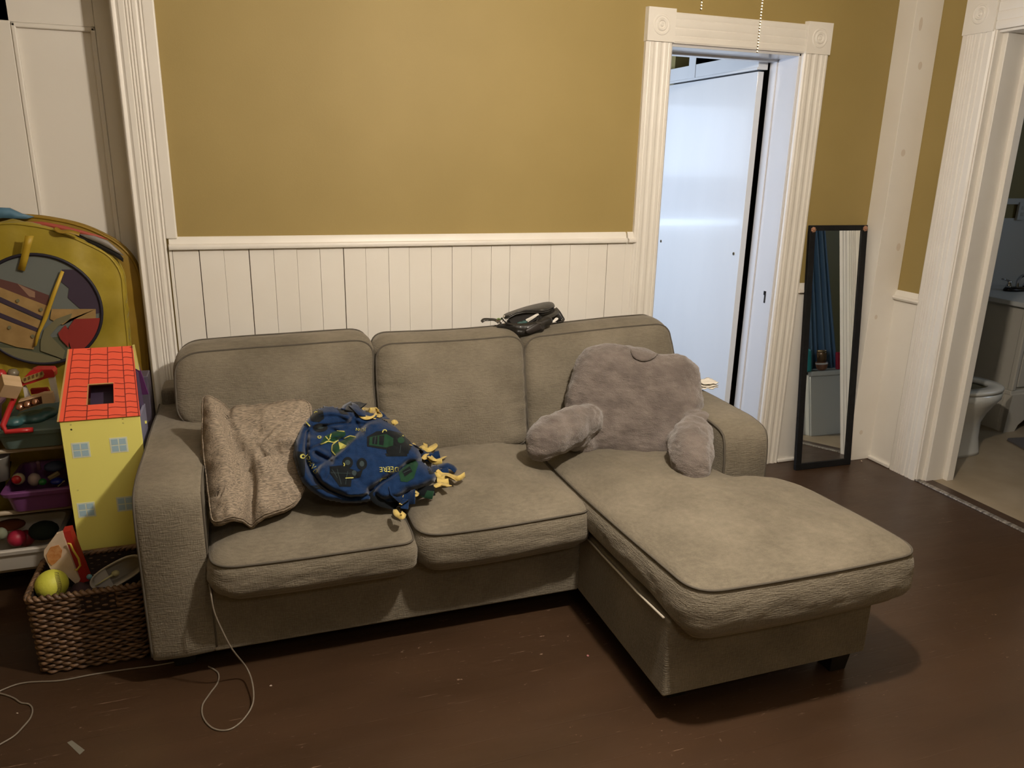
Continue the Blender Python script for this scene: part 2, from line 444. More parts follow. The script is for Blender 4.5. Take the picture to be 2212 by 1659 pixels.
# chair rail profile
def rail(name, x0, x1, z, y=0, lab=None):
    pr = [(0, .0), (-.014, .0), (-.03, .004), (-.033, .012), (-.03, .020), (-.017, .024), (-.014, .034), (-.010, .045), (-.006, .050), (0, .050)]
    g = G(); n = len(pr)
    g.add([(x0, y+a, z+b) for a, b in pr]+[(x1, y+a, z+b) for a, b in pr], [tuple(range(n)), tuple(range(n, 2*n))[::-1]]+[(i, n+i, n+(i+1) % n, (i+1) % n) for i in range(n)])
    return struct(autosmooth(g.build(name, M_white), 50), lab)
rail('trim_4', -.268, 1.660, 1.192, lab='cream chair rail')
rail('trim_5', 1.668, 1.705, 1.192)
rail('trim_6', 2.655, 3.043, .925)
struct(G().box(2.655, 3.043, -.012, 0, 0, .93).build('trim_7', M_board, bevel=.001))
# picture moulding beside the left casing
struct(G().box(-.277, -.236, -.018, 0, 1.235, ZC).build('trim_8', M_white, bevel=.006, seg=3))

# fluted casings
def fluted(name, u0, u1, z0, z1, fn, flutes, lab=None, t=.022):
    """vertical casing, profile across u; fn(u,d,z)->xyz with d = projection from the wall"""
    W = u1-u0; pts = [(0, 0), (0, t*.75), (.05, t)]
    for a, b in flutes:
        pts += [(a, t), (a+(b-a)*.2, t-.0035), (a+(b-a)*.5, t-.005), (b-(b-a)*.2, t-.0035), (b, t)]
    pts += [(.95, t), (1, t*.75), (1, 0)]
    pts = [(u0+W*a, d) for a, d in pts]; n = len(pts); g = G()
    g.add([fn(u, d, z0) for u, d in pts]+[fn(u, d, z1) for u, d in pts], [tuple(range(n)), tuple(range(n, 2*n))[::-1]]+[(i, n+i, n+(i+1) % n, (i+1) % n) for i in range(n)])
    return struct(autosmooth(g.build(name, M_white), 28), lab)
FB = lambda u, d, z: (u, -d, z)
FR = lambda u, d, z: (XR-d, -u, z)
fl4 = [(.08, .27), (.42, .50), (.52, .60), (.62, .70), (.80, .93)]
fl3 = [(.10, .18), (.27, .45), (.55, .73), (.82, .90)]
fluted('trim_9', -.377, -.277, 0, 2.165, FB, fl4, 'wide fluted casing of the left door')
struct(G().box(-1.30, -.270, -.022, 0, 2.165, 2.30).build('trim_10', M_white, bevel=.003))
fluted('trim_11', 1.697, OX0, 0, OZ, FB, fl3, 'left casing of the doorway')
fluted('trim_12', OX1, 2.655, 0, OZ, FB, fl3, 'right casing of the doorway')
def header(name, u0, u1, z0, z1, fn, ends):
    g = G(); pr = [(0, 0), (0, .016), (.06, .020), (.22, .020), (.25, .017), (.30, .020), (.48, .020), (.51, .017), (.56, .020), (.76, .020), (.79, .017), (.84, .020), (.95, .020), (1, .016), (1, 0)]
    pr = [(z0+(z1-z0)*a, d) for a, d in pr]; n = len(pr)
    g.add([fn(u0, d, z) for z, d in pr]+[fn(u1, d, z) for z, d in pr], [tuple(range(n)), tuple(range(n, 2*n))[::-1]]+[(i, n+i, n+(i+1) % n, (i+1) % n) for i in range(n)])
    return struct(autosmooth(g.build(name, M_white), 28))
def rosette(name, uc, zc, s, fn):
    g = G(); h = s/2; t = .028
    vs = [fn(uc+a*h, 0, zc+b*h) for a, b in ((-1, -1), (1, -1), (1, 1), (-1, 1))]+[fn(uc+a*h*.97, t, zc+b*h*.97) for a, b in ((-1, -1), (1, -1), (1, 1), (-1, 1))]
    g.add(vs, [(0, 1, 2, 3), (4, 5, 6, 7), (0, 1, 5, 4), (1, 2, 6, 5), (2, 3, 7, 6), (3, 0, 4, 7)])
    prof = [(.0, t+.007), (.006, t+.006), (.009, t+.001), (.013, t-.002), (.017, t+.005), (.022, t+.006), (.026, t+.001), (.030, t-.003), (.035, t+.003), (.040, t+.003), (.043, t)]
    k = 32
    P = []
    for r, d in prof:
        for j in range(k): P.append(fn(uc+r*math.cos(2*PI*j/k), d, zc+r*math.sin(2*PI*j/k)))
    g.add(P, [(i*k+j, i*k+(j+1) % k, (i+1)*k+(j+1) % k, (i+1)*k+j) for i in range(len(prof)-1) for j in range(k)])
    return struct(autosmooth(g.build(name, M_white, merge=False), 40))
header('trim_13', OX0, OX1, OZ, 2.173, FB, 0)
rosette('trim_14', 1.762, 2.118, .137, FB); rosette('trim_15', 2.588, 2.117, .140, FB)
# jambs of the doorway (reveals) and stop bead
g = G().box(OX0-.001, OX0+.012, .0, T, 0, OZ).box(OX1-.012, OX1+.001, 0, T, 0, OZ).box(OX0, OX1, 0, T, OZ-.012, OZ+.001)
g.box(OX1-.020, OX1-.010, .150, T+.002, 0, OZ-.018).box(OX0+.01, OX0+.020, .150, T+.002, 0, OZ-.018).box(OX0, OX1, .150, T+.002, OZ-.022, OZ-.01)
struct(g.build('trim_16', mat('white_gloss_jamb', (.66, .66, .67), .22, bump=[(18, .08, (1, 1, .3))], coat=.3), bevel=.002))
# strike cut-out on the right jamb
struct(G().box(OX1-.0145, OX1-.0118, .045, .055, .87, .93).box(OX1-.0145, OX1-.0118, .050, .062, .91, .93).build('trim_17', M_dark))
# right wall: casing, header, rosette, jamb, rail
fluted('trim_18', .262, .43, 0, RZ-.0, FR, [(.18, .22), (.26, .30), (.34, .38), (.43, .47), (.58, .66), (.74, .80)], 'fluted casing of the bathroom doorway', .024)
fluted('trim_19', 1.16, 1.31, 0, RZ, FR, fl3)
header('trim_20', .43, 1.16, RZ, 2.285, FR, 0)
rosette('trim_21', .346, RZ+.075, .165, FR)
g = G()
for (x0, x1, y) in ((XR-.012, 3.234, -.437), (3.232, 3.350, -.460), (3.348, 3.392, -.484), (3.390, 3.404, -.470)):
    g.box(x0, x1, y, -.425, 0, RZ)
g.box(XR, XR+.20, RY1-.0, RY1+.012, 0, RZ).box(XR, XR+.19, RY1, RY0, RZ-.012, RZ)
struct(g.build('trim_22', M_white, bevel=.003))
pr = [(0, 0), (.026, .003), (.03, .012), (.026, .02), (.014, .024), (.01, .04), (0, .05)]
g = G(); n = len(pr)
g.add([(XR-a, -.109, .89+b) for a, b in pr]+[(XR-a, -.275, .89+b) for a, b in pr], [tuple(range(n)), tuple(range(n, 2*n))[::-1]]+[(i, n+i, n+(i+1) % n, (i+1) % n) for i in range(n)])
struct(autosmooth(g.build('trim_23', M_white), 40))
struct(G().box(XR-.010, XR, -.262, -.109, 0, .892).build('trim_24', M_board))
# shoe mouldings
struct(G().box(2.655, 3.043, -.026, 0, 0, .018).build('baseboard_back', M_white, bevel=.006, seg=3))
struct(G().box(XR-.026, XR, -.262, -.109, 0, .02).build('baseboard_right', M_white, bevel=.006, seg=3))
# threshold strip
M_strip = mat('worn_grey_threshold', ((.10, .085, .07), (.42, .38, .33), 38, (1, 3, 1)), .35, metal=.3)
struct(G().box(XR-.018, XR+.012, -1.12, -.375, 0, .008).build('trim_25', M_strip, bevel=.003))
struct(G().box(XR+.012, XR+.075, -1.12, -.45, 0, .004).build('trim_26', M_floor))

# left door, recessed
g = G(); x0, x1, yd = -1.22, -.372, .155
SX0, SX1, SZ = -1.06, -.445, 1.985   # stile/panel lines
def dframe(g, x0, x1, z0, z1, a0, a1, b0, b1, y, t):
    g.box(x0, a0, y, y+t, z0, z1).box(a1, x1, y, y+t, z0, z1).box(a0, a1, y, y+t, b1, z1).box(a0, a1, y, y+t, z0, b0)
g.box(x0, x1, yd+.012, yd+.035, 0, LZ)
pa0, pa1, pb0 = -.885, -.735, 0
g.box(x0, -1.10, yd, yd+.012, 0, LZ)
g.box(-.885, -.722, yd, yd+.012, 0, LZ).box(-.455, x1, yd, yd+.012, 0, LZ)
g.box(-1.10, -.455, yd, yd+.0118, 1.98, LZ).box(-1.10, -.455, yd, yd+.0118, 0, .25).box(-1.10, -.455, yd, yd+.0118, .78, .98)
o = struct(g.build('door_1', M_doorw, bevel=.004, seg=3), 'cream panelled door in the recess behind the play tent')
# panel moulding strips
g = G()
for a0, a1, b0, b1 in ((-.722, -.455, .98, 1.98), (-1.10, -.885, .98, 2.0)):
    for q in ((a0, a0+.016, b0, b1), (a1-.016, a1, b0, b1), (a0, a1, b1-.016, b1), (a0, a1, b0, b0+.016)):
        g.box(q[0], q[1], yd-.004, yd+.012, q[2], q[3])
struct(g.build('door_moulding', M_doorw, o, bevel=.005, seg=3))
struct(G().box(LX1-.012, LX1, 0, T, 0, LZ).box(-1.25, LX1, 0, T, LZ-.012, LZ).box(-1.25, -1.238, 0, T, 0, LZ).box(-1.25, LX1, .19, .2, 0, LZ).build('trim_27', M_doorw))

# ---------------- side room behind the doorway
struct(G().box(.45, 3.4, .35, 2.7, -.1, 0).build('floor_side_room', M_floor))
g = G().box(.35, .45, T, .5, 0, ZC).box(.35, .45, 1.8, 2.7, 0, ZC).box(.35, .45, .5, 1.8, 0, .65).box(.35, .45, .5, 1.8, 2.05, ZC)
struct(g.build('wall_side_room_left', M_olive))
struct(G().box(.35, .8, 2.6, 2.7, 0, ZC).box(1.6, 3.4, 2.6, 2.7, 0, ZC).box(.8, 1.6, 2.6, 2.7, 0, 1.0).box(.8, 1.6, 2.6, 2.7, 2.0, ZC).build('wall_side_room_far', M_olive))
struct(G().box(.8, 1.6, 2.62, 2.66, 1.0, 1.03).box(.8, 1.6, 2.62, 2.66, 1.97, 2.0).box(.8, .83, 2.62, 2.66, 1.0, 2.0).box(1.57, 1.6, 2.62, 2.66, 1.0, 2.0).build('window_3', M_white))
struct(G().box(2.49, 2.60, 1.10, 2.6, 0, ZC).build('wall_side_room_right', M_olive))
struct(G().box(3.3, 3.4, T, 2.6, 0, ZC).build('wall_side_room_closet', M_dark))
# window of the side room
g = G()
g.box(.40, .44, .5, 1.8, .65, .70).box(.40, .44, .5, 1.8, 2.0, 2.05).box(.40, .44, .5, .55, .7, 2.0).box(.40, .44, 1.75, 1.8, .7, 2.0).box(.40, .44, .55, 1.75, 1.33, 1.37)
struct(g.build('window_1', M_white))
# white slab door standing along the passage
LFX = 2.44
o = struct(G().box(LFX, LFX+.034, .210, 1.09, .012, 1.988).build('door_2', [M_leaf], bevel=.002), 'glossy white slab door lit blue from the side room')
for (yy, zz) in ((.30, 1.07), (1.05, 1.07)):
    pass
M_hole = mat('brass_hole_rim', (.18, .13, .06), .35, metal=.8)
def hole(px, py):
    d = ray(px, py); p = CAM+d*((LFX-CAM.x)/d.x)
    G().lathe([(.0, -.0012), (.0085, -.0012), (.0085, -.0022), (.0055, -.0026), (.0055, -.0008), (0, -.0008)], p, 16, 'x').build('bolt_hole', M_hole, o, smooth=False)
    G().lathe([(.0, -.0030), (.0050, -.0030), (.0050, -.0010), (0, -.0010)], p, 16, 'x').build('bolt_hole', M_dark, o)
hole(1428, 521); hole(1585, 548)
# header board, batten and beams above the slab door
struct(G().box(LFX-.006, LFX+.05, .205, 2.55, 1.996, 2.075).box(LFX-.012, LFX-.006, .205, 2.55, 1.994, 2.006).build('trim_28', M_leaf, bevel=.002))
struct(G().box(LFX-.010, LFX-.006, .775, .845, 2.006, 2.45).build('trim_29', M_leaf, bevel=.002))
struct(G().box(2.05, LFX+.05, 1.30, 1.36, 2.24, 2.30).build('trim_30', M_leaf, bevel=.002))

# ---------------- bathroom
BX0, BX1, BY0, BY1 = XR+.20, 5.5, -1.75, .62
struct(G().box(XR+.02, BX1, BY0, BY1, -.1, .001).build('floor_bathroom', M_tile))
g = G().box(BX0, BX1+.1, BY1, BY1+.1, 0, ZC).box(BX1, BX1+.1, BY0, -1.3, 0, ZC).box(BX1, BX1+.1, -.5, BY1, 0, ZC).box(BX1, BX1+.1, -1.3, -.5, 0, 1.3).box(BX1, BX1+.1, -1.3, -.5, 2.1, ZC).box(BX0, BX1+.1, BY0-.1, BY0, 0, ZC)
struct(g.build('wall_bathroom', M_olive))
g = G().box(BX0, BX1, BY1-.012, BY1, 0, 1.245).box(BX0, BX1, BY1-.02, BY1, 1.335, 1.372)
struct(g.build('trim_31', M_bwall), 'white lower wall and band of the bathroom')
g = G()
g.box(5.5, 5.54, -1.3, -.5, 1.3, 1.35).box(5.5, 5.54, -1.3, -.5, 2.05, 2.1).box(5.5, 5.54, -1.3, -1.25, 1.35, 2.05).box(5.5, 5.54, -.55, -.5, 1.35, 2.05)
struct(g.build('window_2', M_bwall))
# ------------------------------------------------------------ sofa
sofa = thing('sectional_sofa', 'taupe chenille three-seat sofa with a chaise on its right end, against the wainscot wall', 'sofa', (.7, -.6, 0))
AX0, AX1 = -.347, -.166
SFY = -1.024; ZB = .088
ident = lambda u, v, w: Vector((u, v, w))
# base
G().box(AX1-.01, 1.035, SFY+.004, -.12, ZB, .315).build('seat_base', M_sofa, sofa, bevel=.008, seg=3)
g = G().box(1.033, 1.752, -1.618, -.12, ZB, .335)
cb = g.build('chaise_base', M_sofa, sofa, bevel=.008, seg=3)
G().tube([(1.030, -.99, .322), (1.027, -1.2, .324), (1.025, -1.45, .330), (1.027, -1.60, .338)], .0035, 8).build('piping', mat('pale_piping', (.42, .38, .31), .6), cb, smooth=True)
# back frame
G().box(-.335, 1.76, -.20, -.055, ZB, .70).build('back_frame', M_sofa, sofa, bevel=.02, seg=4)
# arms : profile in (y,z) extruded in x with soft edges
def arm(x0, x1, yf, yb, zt, inner):
    n = 10; g = G()
    prof = [(yb, ZB), (yb, zt-.02), (yb+(-.02), zt-.004), (yf+.35, zt+.006), (yf+.12, zt+.002), (yf+.05, zt-.008), (yf+.018, zt-.026), (yf+.004, zt-.055), (yf-.004, zt-.12), (yf-.006, zt-.3), (yf, ZB)]
    P = roundpoly(prof, .012, 120)
    rows = []; xs_ = [0, .004, .010, .018, .035, .08, .5, .92, .965, .982, .990, .996, 1]
    for a in xs_:
        e = min(a, 1-a)*(x1-x0); puff = -.010*math.exp(-e/.006)
        c = Vector((-.6, .36)); row = []
        for p in P:
            d = p-c; q = p+Vector((d.x*0, 0))
            dn = Vector((0, 0))
            if p.x < yf+.02: dn.x = -1
            if p.y > zt-.06: dn.y = 1
            if dn.length: dn.normalize()
            wob = .004*noise.noise(Vector((p.x*7, p.y*7, a*2+x0*5)))
            q = p+dn*(puff+wob+ .007*math.sin(PI*a))
            row.append((x0+(x1-x0)*a, q.x, q.y))
        rows.append(row)
    m = len(P); V = [v for r in rows for v in r]
    F = [(i*m+j, i*m+(j+1) % m, (i+1)*m+(j+1) % m, (i+1)*m+j) for i in range(len(rows)-1) for j in range(m)]
    F += [tuple(range(m))[::-1], tuple(range((len(rows)-1)*m, len(rows)*m))]
    o = mesh_obj('armrest', V, F, M_sofa, sofa, smooth=True); autosmooth(o, 50)
    for r in (rows[1], rows[-2]):
        pts = [p for p in r if (p[1] < yf+.03 or p[2] > zt-.06)]
        # order: along the top from the back to the front, then down
        top = sorted([p for p in pts if p[2] > zt-.06], key=lambda p: -p[1]); fr = sorted([p for p in pts if p[2] <= zt-.06 and p[1] < yf+.03], key=lambda p: -p[2])
        G().tube([(p[0], p[1]-.001, p[2]) for p in top+fr if p[2] > ZB+.01], .0042, 8).build('piping', M_pipe, o, smooth=True)
    return o
arm(AX0, AX1, SFY, -.13, .638, 1)
arm(1.592, 1.775, SFY+.004, -.13, .638, -1)
# feet
for (x, y) in ((-.27, -.90), (1.70, -1.545), (1.14, -1.50), (1.70, -.2), (-.30, -.2)):
    g = G(); a, b = .040, .030
    g.add([(x-b, y-b, 0), (x+b, y-b, 0), (x+b, y+b, 0), (x-b, y+b, 0), (x-a, y-a, ZB+.004), (x+a, y-a, ZB+.004), (x+a, y+a, ZB+.004), (x-a, y+a, ZB+.004)], [(0, 3, 2, 1), (4, 5, 6, 7), (0, 1, 5, 4), (1, 2, 6, 5), (2, 3, 7, 6), (3, 0, 4, 7)])
    g.build('foot', M_foot, sofa, bevel=.003)
# seat cushions
def seat_def(seed):
    def f(v):
        return Vector((v.x, v.y, v.z + .006*noise.noise(Vector((v.x*3+seed, v.y*3, 0)))))
    return f
cushion('seat_cushion', ([(-.166, -.34), (.432, -.34), (.432, -1.055), (.425, -1.125), (.13, -1.130), (-.158, -1.118)], [.03, .03, .02, .08, .2, .085]), .290, .434, .062, .014, ident, M_sofa, sofa, seed=1, deform=seat_def(1), wr=.005, base_rnd=.022, both=False, pipe_mat=M_pipe)
cushion('seat_cushion', ([(.438, -.34), (1.028, -.34), (1.030, -1.04), (1.020, -1.105), (.73, -1.125), (.446, -1.120)], [.03, .03, .03, .06, .2, .08]), .284, .446, .050, .014, ident, M_sofa, sofa, seed=2, deform=seat_def(2), wr=.005, base_rnd=.022, both=False, pipe_mat=M_pipe)
def chz(v):
    k = max(0, min(1, (v.z-.33)/.12)); lo = max(0, min(1, (.45-v.z)/.12))*max(0, min(1, (-v.y-1.50)/.15))
    return Vector((v.x, v.y, v.z-.030*lo + .006*noise.noise(Vector((v.x*2.3+9, v.y*2.3, 0)))+k*.024*max(0, min(1, (-v.y-.6)/1.0))+(.012*math.exp(-((v.y+1.10)/.09)**2)*max(0, (v.x-1.4)/.4))))
cushion('chaise_cushion', ([(1.036, -.36), (1.588, -.36), (1.590, -1.055), (1.640, -1.120), (1.745, -1.130), (1.812, -1.22), (1.822, -1.45), (1.812, -1.702), (1.42, -1.714), (1.052, -1.702), (1.030, -1.3), (1.028, -.9)], [.03, .03, .04, .05, .06, .1, .2, .075, .3, .085, .3, .3]), .318, .458, .034, .018, ident, M_sofa, sofa, seed=3, deform=chz, center=(1.36, -1.12), wr=.005, n=220, base_rnd=.022, both=False, pipe_mat=M_pipe)
# back cushions
def back_fn(ang, y0, z0, twist=0):
    ca, sa = math.cos(ang), math.sin(ang)
    def f(u, v, w_):
        return Vector((u, y0+v*sa-w_, z0+v*ca-.10*w_*max(0, v/.45)**2))
    return f
def bdef(seed, edges=(-.25, .43)):
    def f(v):
        # gathers running in from the sides
        d = min(v.x-edges[0], edges[1]-v.x); a = max(0, 1-d/.12)
        wv = .0035*a*math.sin(v.y*95+3*noise.noise(Vector((v.x*9, v.y*12, seed))))*noise.noise(Vector((seed, v.y*9, 4)))*3
        return Vector((v.x, v.y, v.z+wv + .008*noise.noise(Vector((v.x*4+seed, v.y*4, 7)))))
    return f
th = math.radians(23)
Z0 = .464
cushion('back_cushion', ([(.430, .0), (.425, .30), (.445, .462), (.10, .462), (-.262, .448), (-.262, .20), (-.158, .16), (-.158, .0)], [.04, .2, .075, .4, .09, .07, .03, .03]), 0, .175, .038, .012, back_fn(th, -.352, Z0), M_sofa, sofa, seed=5, deform=bdef(5), center=(.12, .24), pipe_mat=M_pipe, rnd=.018)
cushion('back_cushion', ([(.444, .0), (1.012, .0), (1.035, .30), (1.045, .452), (.73, .440), (.452, .447), (.438, .25)], [.04, .04, .2, .07, .5, .065, .2]), 0, .180, .038, .012, back_fn(th, -.358, Z0), M_sofa, sofa, seed=6, deform=bdef(6, (.44, 1.04)), center=(.74, .22), pipe_mat=M_pipe, rnd=.018)
cushion('back_cushion', ([(1.030, .0), (1.585, .0), (1.69, .17), (1.735, .20), (1.735, .30), (1.725, .465), (1.4, .455), (1.062, .432), (1.045, .3)], [.04, .03, .03, .03, .1, .06, .4, .07, .2]), 0, .175, .036, .012, back_fn(th, -.350, Z0), M_sofa, sofa, seed=7, deform=bdef(7, (1.04, 1.73)), center=(1.37, .24), pipe_mat=M_pipe, rnd=.018)

# ------------------------------------------------------------ plush backrest pillow with arms
M_plush = mat('mauve_plush', ((.135, .113, .102), (.195, .165, .148), 15), .95, sheen=.5, spec=.1, bump=[(24, .45, (1, .6, 1.8)), (85, .8, (1, .5, 1.8)), (320, .9, (1, 1, 1))])
hp = thing('backrest_pillow', 'mauve plush reading pillow with two arms propped on the chaise', 'pillow', (1.35, -.72, .48))
g = G()
# slab: silhouette traced on a leaning plane
sil = [(1229, 885), (1228, 850), (1245, 800), (1258, 765), (1285, 745), (1330, 742), (1395, 752), (1430, 766), (1462, 764), (1497, 772), (1512, 800), (1517, 850), (1526, 905), (1540, 960), (1535, 1010), (1440, 995), (1340, 985), (1250, 970), (1205, 950)]
PT = Vector((1.37, -.79, .50)); a_ = math.radians(22)
nrm = Vector((-.38*math.cos(a_), -.92*math.cos(a_), math.sin(a_))).normalized()
U = Vector((0, 0, 1)); U = (U-nrm*U.dot(nrm)).normalized(); Rr = U.cross(nrm)*-1
if Rr.x < 0: Rr = -Rr
def hitp(px, py):
    d = ray(px, py); return CAM+d*((PT-CAM).dot(nrm)/d.dot(nrm))
S2 = []
for p in sil:
    q = hitp(*p)-PT; S2.append((q.dot(Rr), q.dot(U)))
ol = roundpoly(S2, .03, 90); c = sum(ol, Vector((0, 0)))/len(ol)
ol = [p+(p-c).normalized()*.013 for p in ol]
ks = [.03, .2, .4, .55, .68, .78, .86, .92, .965, .99, 1.0]
rg = []; V = []
def slab(k, sgn):
    out = []
    for p in ol:
        q = c+(p-c)*k; th_ = .085*(1-k**6)**.5
        out.append(PT+Rr*q.x+U*q.y+nrm*(sgn*th_-.075))
    return out
for k in ks: V += slab(k, 1)
for k in ks[:-1][::-1]: V += slab(k, -1)
m = len(ol); nr = 2*len(ks)-1
F = [(i*m+j, i*m+(j+1) % m, (i+1)*m+(j+1) % m, (i+1)*m+j) for i in range(nr-1) for j in range(m)]+[tuple(range(m))[::-1], tuple(range((nr-1)*m, nr*m))]
g.add(V, F)
def blobs(g, path, radii, k=7, n=16):
    P = [Vector(p) for p in path]
    for i in range(len(P)-1):
        for j in range(k+1):
            t = j/k; r = radii[i]*(1-t)+radii[i+1]*t
            g.ball(P[i].lerp(P[i+1], t), r, n)
blobs(g, [PY(1270, 905, -.70), PY(1225, 925, -.745), PY(1195, 940, -.775), PY(1176, 950, -.795)], [.060, .078, .078, .070])
g.ball(PY(1240, 940, -.715), .062, 16).ball(PY(1252, 915, -.675), .060, 16).ball(PY(1262, 955, -.69), .055, 16).ball(PY(1172, 965, -.805), .058, 16).ball(PY(1505, 925, -.84), .072, 16).ball(PY(1470, 950, -.86), .05, 16)
blobs(g, [PY(1497, 940, -.91), PY(1492, 966, -.97), PY(1495, 995, -1.02), PY(1499, 1010, -1.04)], [.074, .084, .078, .066])
def fur(co_, nn):
    return .0055*noise.fractal(co_*20, 1, 2, 3)+.0025*noise.noise(Vector((co_.x*30, co_.y*30, co_.z*90)))-.0035*max(0, noise.noise(co_*11)-.25)
hb, hv, hf = remesh('body', g, M_plush, hp, .0065, 14, .6, fur)
# carry handle, a soft flap on the upper front
bv = BVHTree.FromPolygons(hv, hf)
def drape(bvh, px, py, lift=.004):
    d = ray(px, py).normalized(); h = bvh.ray_cast(CAM, d)
    return None if h[0] is None else h[0]+(h[1] if h[1].dot(d) < 0 else -h[1])*lift
fl = []
for (px, py) in ((1363, 757), (1366, 770), (1374, 778), (1388, 783), (1402, 780), (1414, 772), (1420, 764)):
    p = drape(bv, px, py, .003)
    if p: fl.append(p)
g = G()
top = [drape(bv, px, 757+(i*1.6), .002) for i, px in enumerate((1364, 1372, 1381, 1391, 1401, 1411, 1419))]
if all(top) and len(fl) == 7:
    vs = []; 
    for i in range(7):
        a, b = top[i], fl[i]
        for t in (0, .35, .7, 1): vs.append(a.lerp(b, t)+nrm*(.010*math.sin(PI*min(1, t*.9+.1))))
    F = [(i*4+j, i*4+j+1, (i+1)*4+j+1, (i+1)*4+j) for i in range(6) for j in range(3)]
    o = mesh_obj('handle', vs, F, M_plush, hp, smooth=True); md = o.modifiers.new('s', 'SOLIDIFY'); md.thickness = .006; md.offset = -1
    md = o.modifiers.new('v', 'SUBSURF'); md.levels = 2; md.render_levels = 2

# ------------------------------------------------------------ tweed throw pillow
M_tweed = mat('beige_tweed', ((.125, .102, .078), (.33, .265, .195), 330, (.16, 1, 1.1)), .85, bump=[(330, .35, (.16, 1, 1.1)), (25, .3, (1, 1, 1))])
tp = thing('throw_pillow', 'crumpled beige tweed cushion slumped against the left armrest', 'pillow', (.02, -.6, .49))
qx = Vector((.92, .10, .0)).normalized(); ang = math.radians(56)
qn = Vector((-.05, -math.cos(ang), math.sin(ang))).normalized(); qx = (qx-qn*qx.dot(qn)).normalized(); qu = qn.cross(qx)
if qu.z < 0: qu = -qu
P0 = PZ(555, 1112, .520)
def hit2(px, py):
    d = ray(px, py); q = CAM+d*((P0-CAM).dot(qn)/d.dot(qn))-P0; return (q.dot(qx), q.dot(qu))
out = [hit2(*p) for p in ((444, 872), (500, 884), (590, 872), (664, 865), (672, 900), (670, 960), (664, 1040), (636, 1090), (560, 1120), (462, 1140), (452, 1060), (440, 960))]
def pf(u, v, w_): return P0+qx*u+qu*v+qn*w_
def pdef(v):
    x, y = v.x, v.y
    d = 0
    # vertical fold a hand's width from the left edge, sagging centre fold
    xf = hit2(515, 985)[0]
    d += .026*math.exp(-((x-xf+.055)/.045)**2) - .022*math.exp(-((x-xf-.005-.02*math.sin(y*14))/.013)**2)
    c0 = hit2(560, 1010)
    d -= .034*math.exp(-((y-c0[1]-.012-.25*(x-c0[0]))/.009)**2)*math.exp(-((x-c0[0]-.05)/.08)**2)
    d += .024*math.exp(-((y-c0[1]+.016-.1*(x-c0[0]))/.015)**2)*math.exp(-((x-c0[0]-.01)/.045)**2)
    d += .016*math.exp(-((y-c0[1]-.040-.1*(x-c0[0]))/.02)**2)*math.exp(-((x-c0[0]-.05)/.07)**2)
    d -= .016*math.exp(-((y-c0[1]-.09+.9*(x-c0[0]))/.012)**2)*math.exp(-((x-c0[0]-.02)/.06)**2)
    c1 = hit2(575, 950); d -= .012*math.exp(-(((y-c1[1])+.9*(x-c1[0]))/.014)**2)*math.exp(-((x-c1[0])/.07)**2)
    c2 = hit2(490, 1085); d -= .020*math.exp(-((y-c2[1]+.4*(x-c2[0]))/.011)**2)*math.exp(-((x-c2[0])/.05)**2)
    d += .010*noise.noise(Vector((x*13, y*13, 3)))+.006*noise.noise(Vector((x*28, y*28, 3)))+.003*noise.noise(Vector((x*60, y*60, 9)))
    return Vector((x, y, v.z+d*1.35))
pc = [Vector(p) for p in out]
cushion('cover', (out, [.012, .1, .1, .03, .05, .08, .06, .06, .06, .03, .08, .08]), -.02, .012, .030, .006, pf, M_tweed, tp, pipe=.0018, seed=8, wr=.006, deform=pdef, pipe_mat=M_tweed, rnd=.004, n=260)
# hidden body of the pillow under the fold reaching the seat
g = G().ball(pf(.0, .20, -.05), (.20, .06, .14), 24, rot=Matrix((qx, -qn, qu)).transposed())
g.build('filling', M_tweed, tp, smooth=True)

# ------------------------------------------------------------ fleece blanket
M_navy = mat('navy_fleece', ((.0065, .021, .066), (.009, .028, .085), 60), .95, sheen=.25, spec=.1, bump=[(260, .35, (1, 1, 1)), (30, .25, (1, 1, 1))])
M_nblack = mat('print_black', (.008, .010, .012), .95, sheen=.2, spec=.1)
M_ngreen = mat('print_green', (.012, .042, .022), .95, sheen=.2, spec=.1)
M_ngrey = mat('print_grey', (.035, .050, .055), .95, spec=.1)
M_nyel = mat('print_yellow', (.42, .40, .11), .9, spec=.1)
M_fyel = mat('yellow_fleece', ((.52, .39, .12), (.60, .46, .16), 60), .95, sheen=.2, spec=.1, bump=[(200, .3, (1, 1, 1))])
bl = thing('fleece_blanket', 'bunched navy tractor-print fleece blanket with knotted yellow fringe on the seat', 'blanket', (.36, -.70, .49))
def tubeP(g, pts, k=9, n=14):
    """pts: (px,py,y,r) -> chain of spheres"""
    P = [(PY(a, b, y), r) for a, b, y, r in pts]
    for i in range(len(P)-1):
        L_ = (P[i+1][0]-P[i][0]).length; kk = max(2, int(L_/(min(P[i][1], P[i+1][1])*.35)))
        for j in range(kk+1):
            t = j/kk; g.ball(P[i][0].lerp(P[i+1][0], t), P[i][1]*(1-t)+P[i+1][1]*t, n)

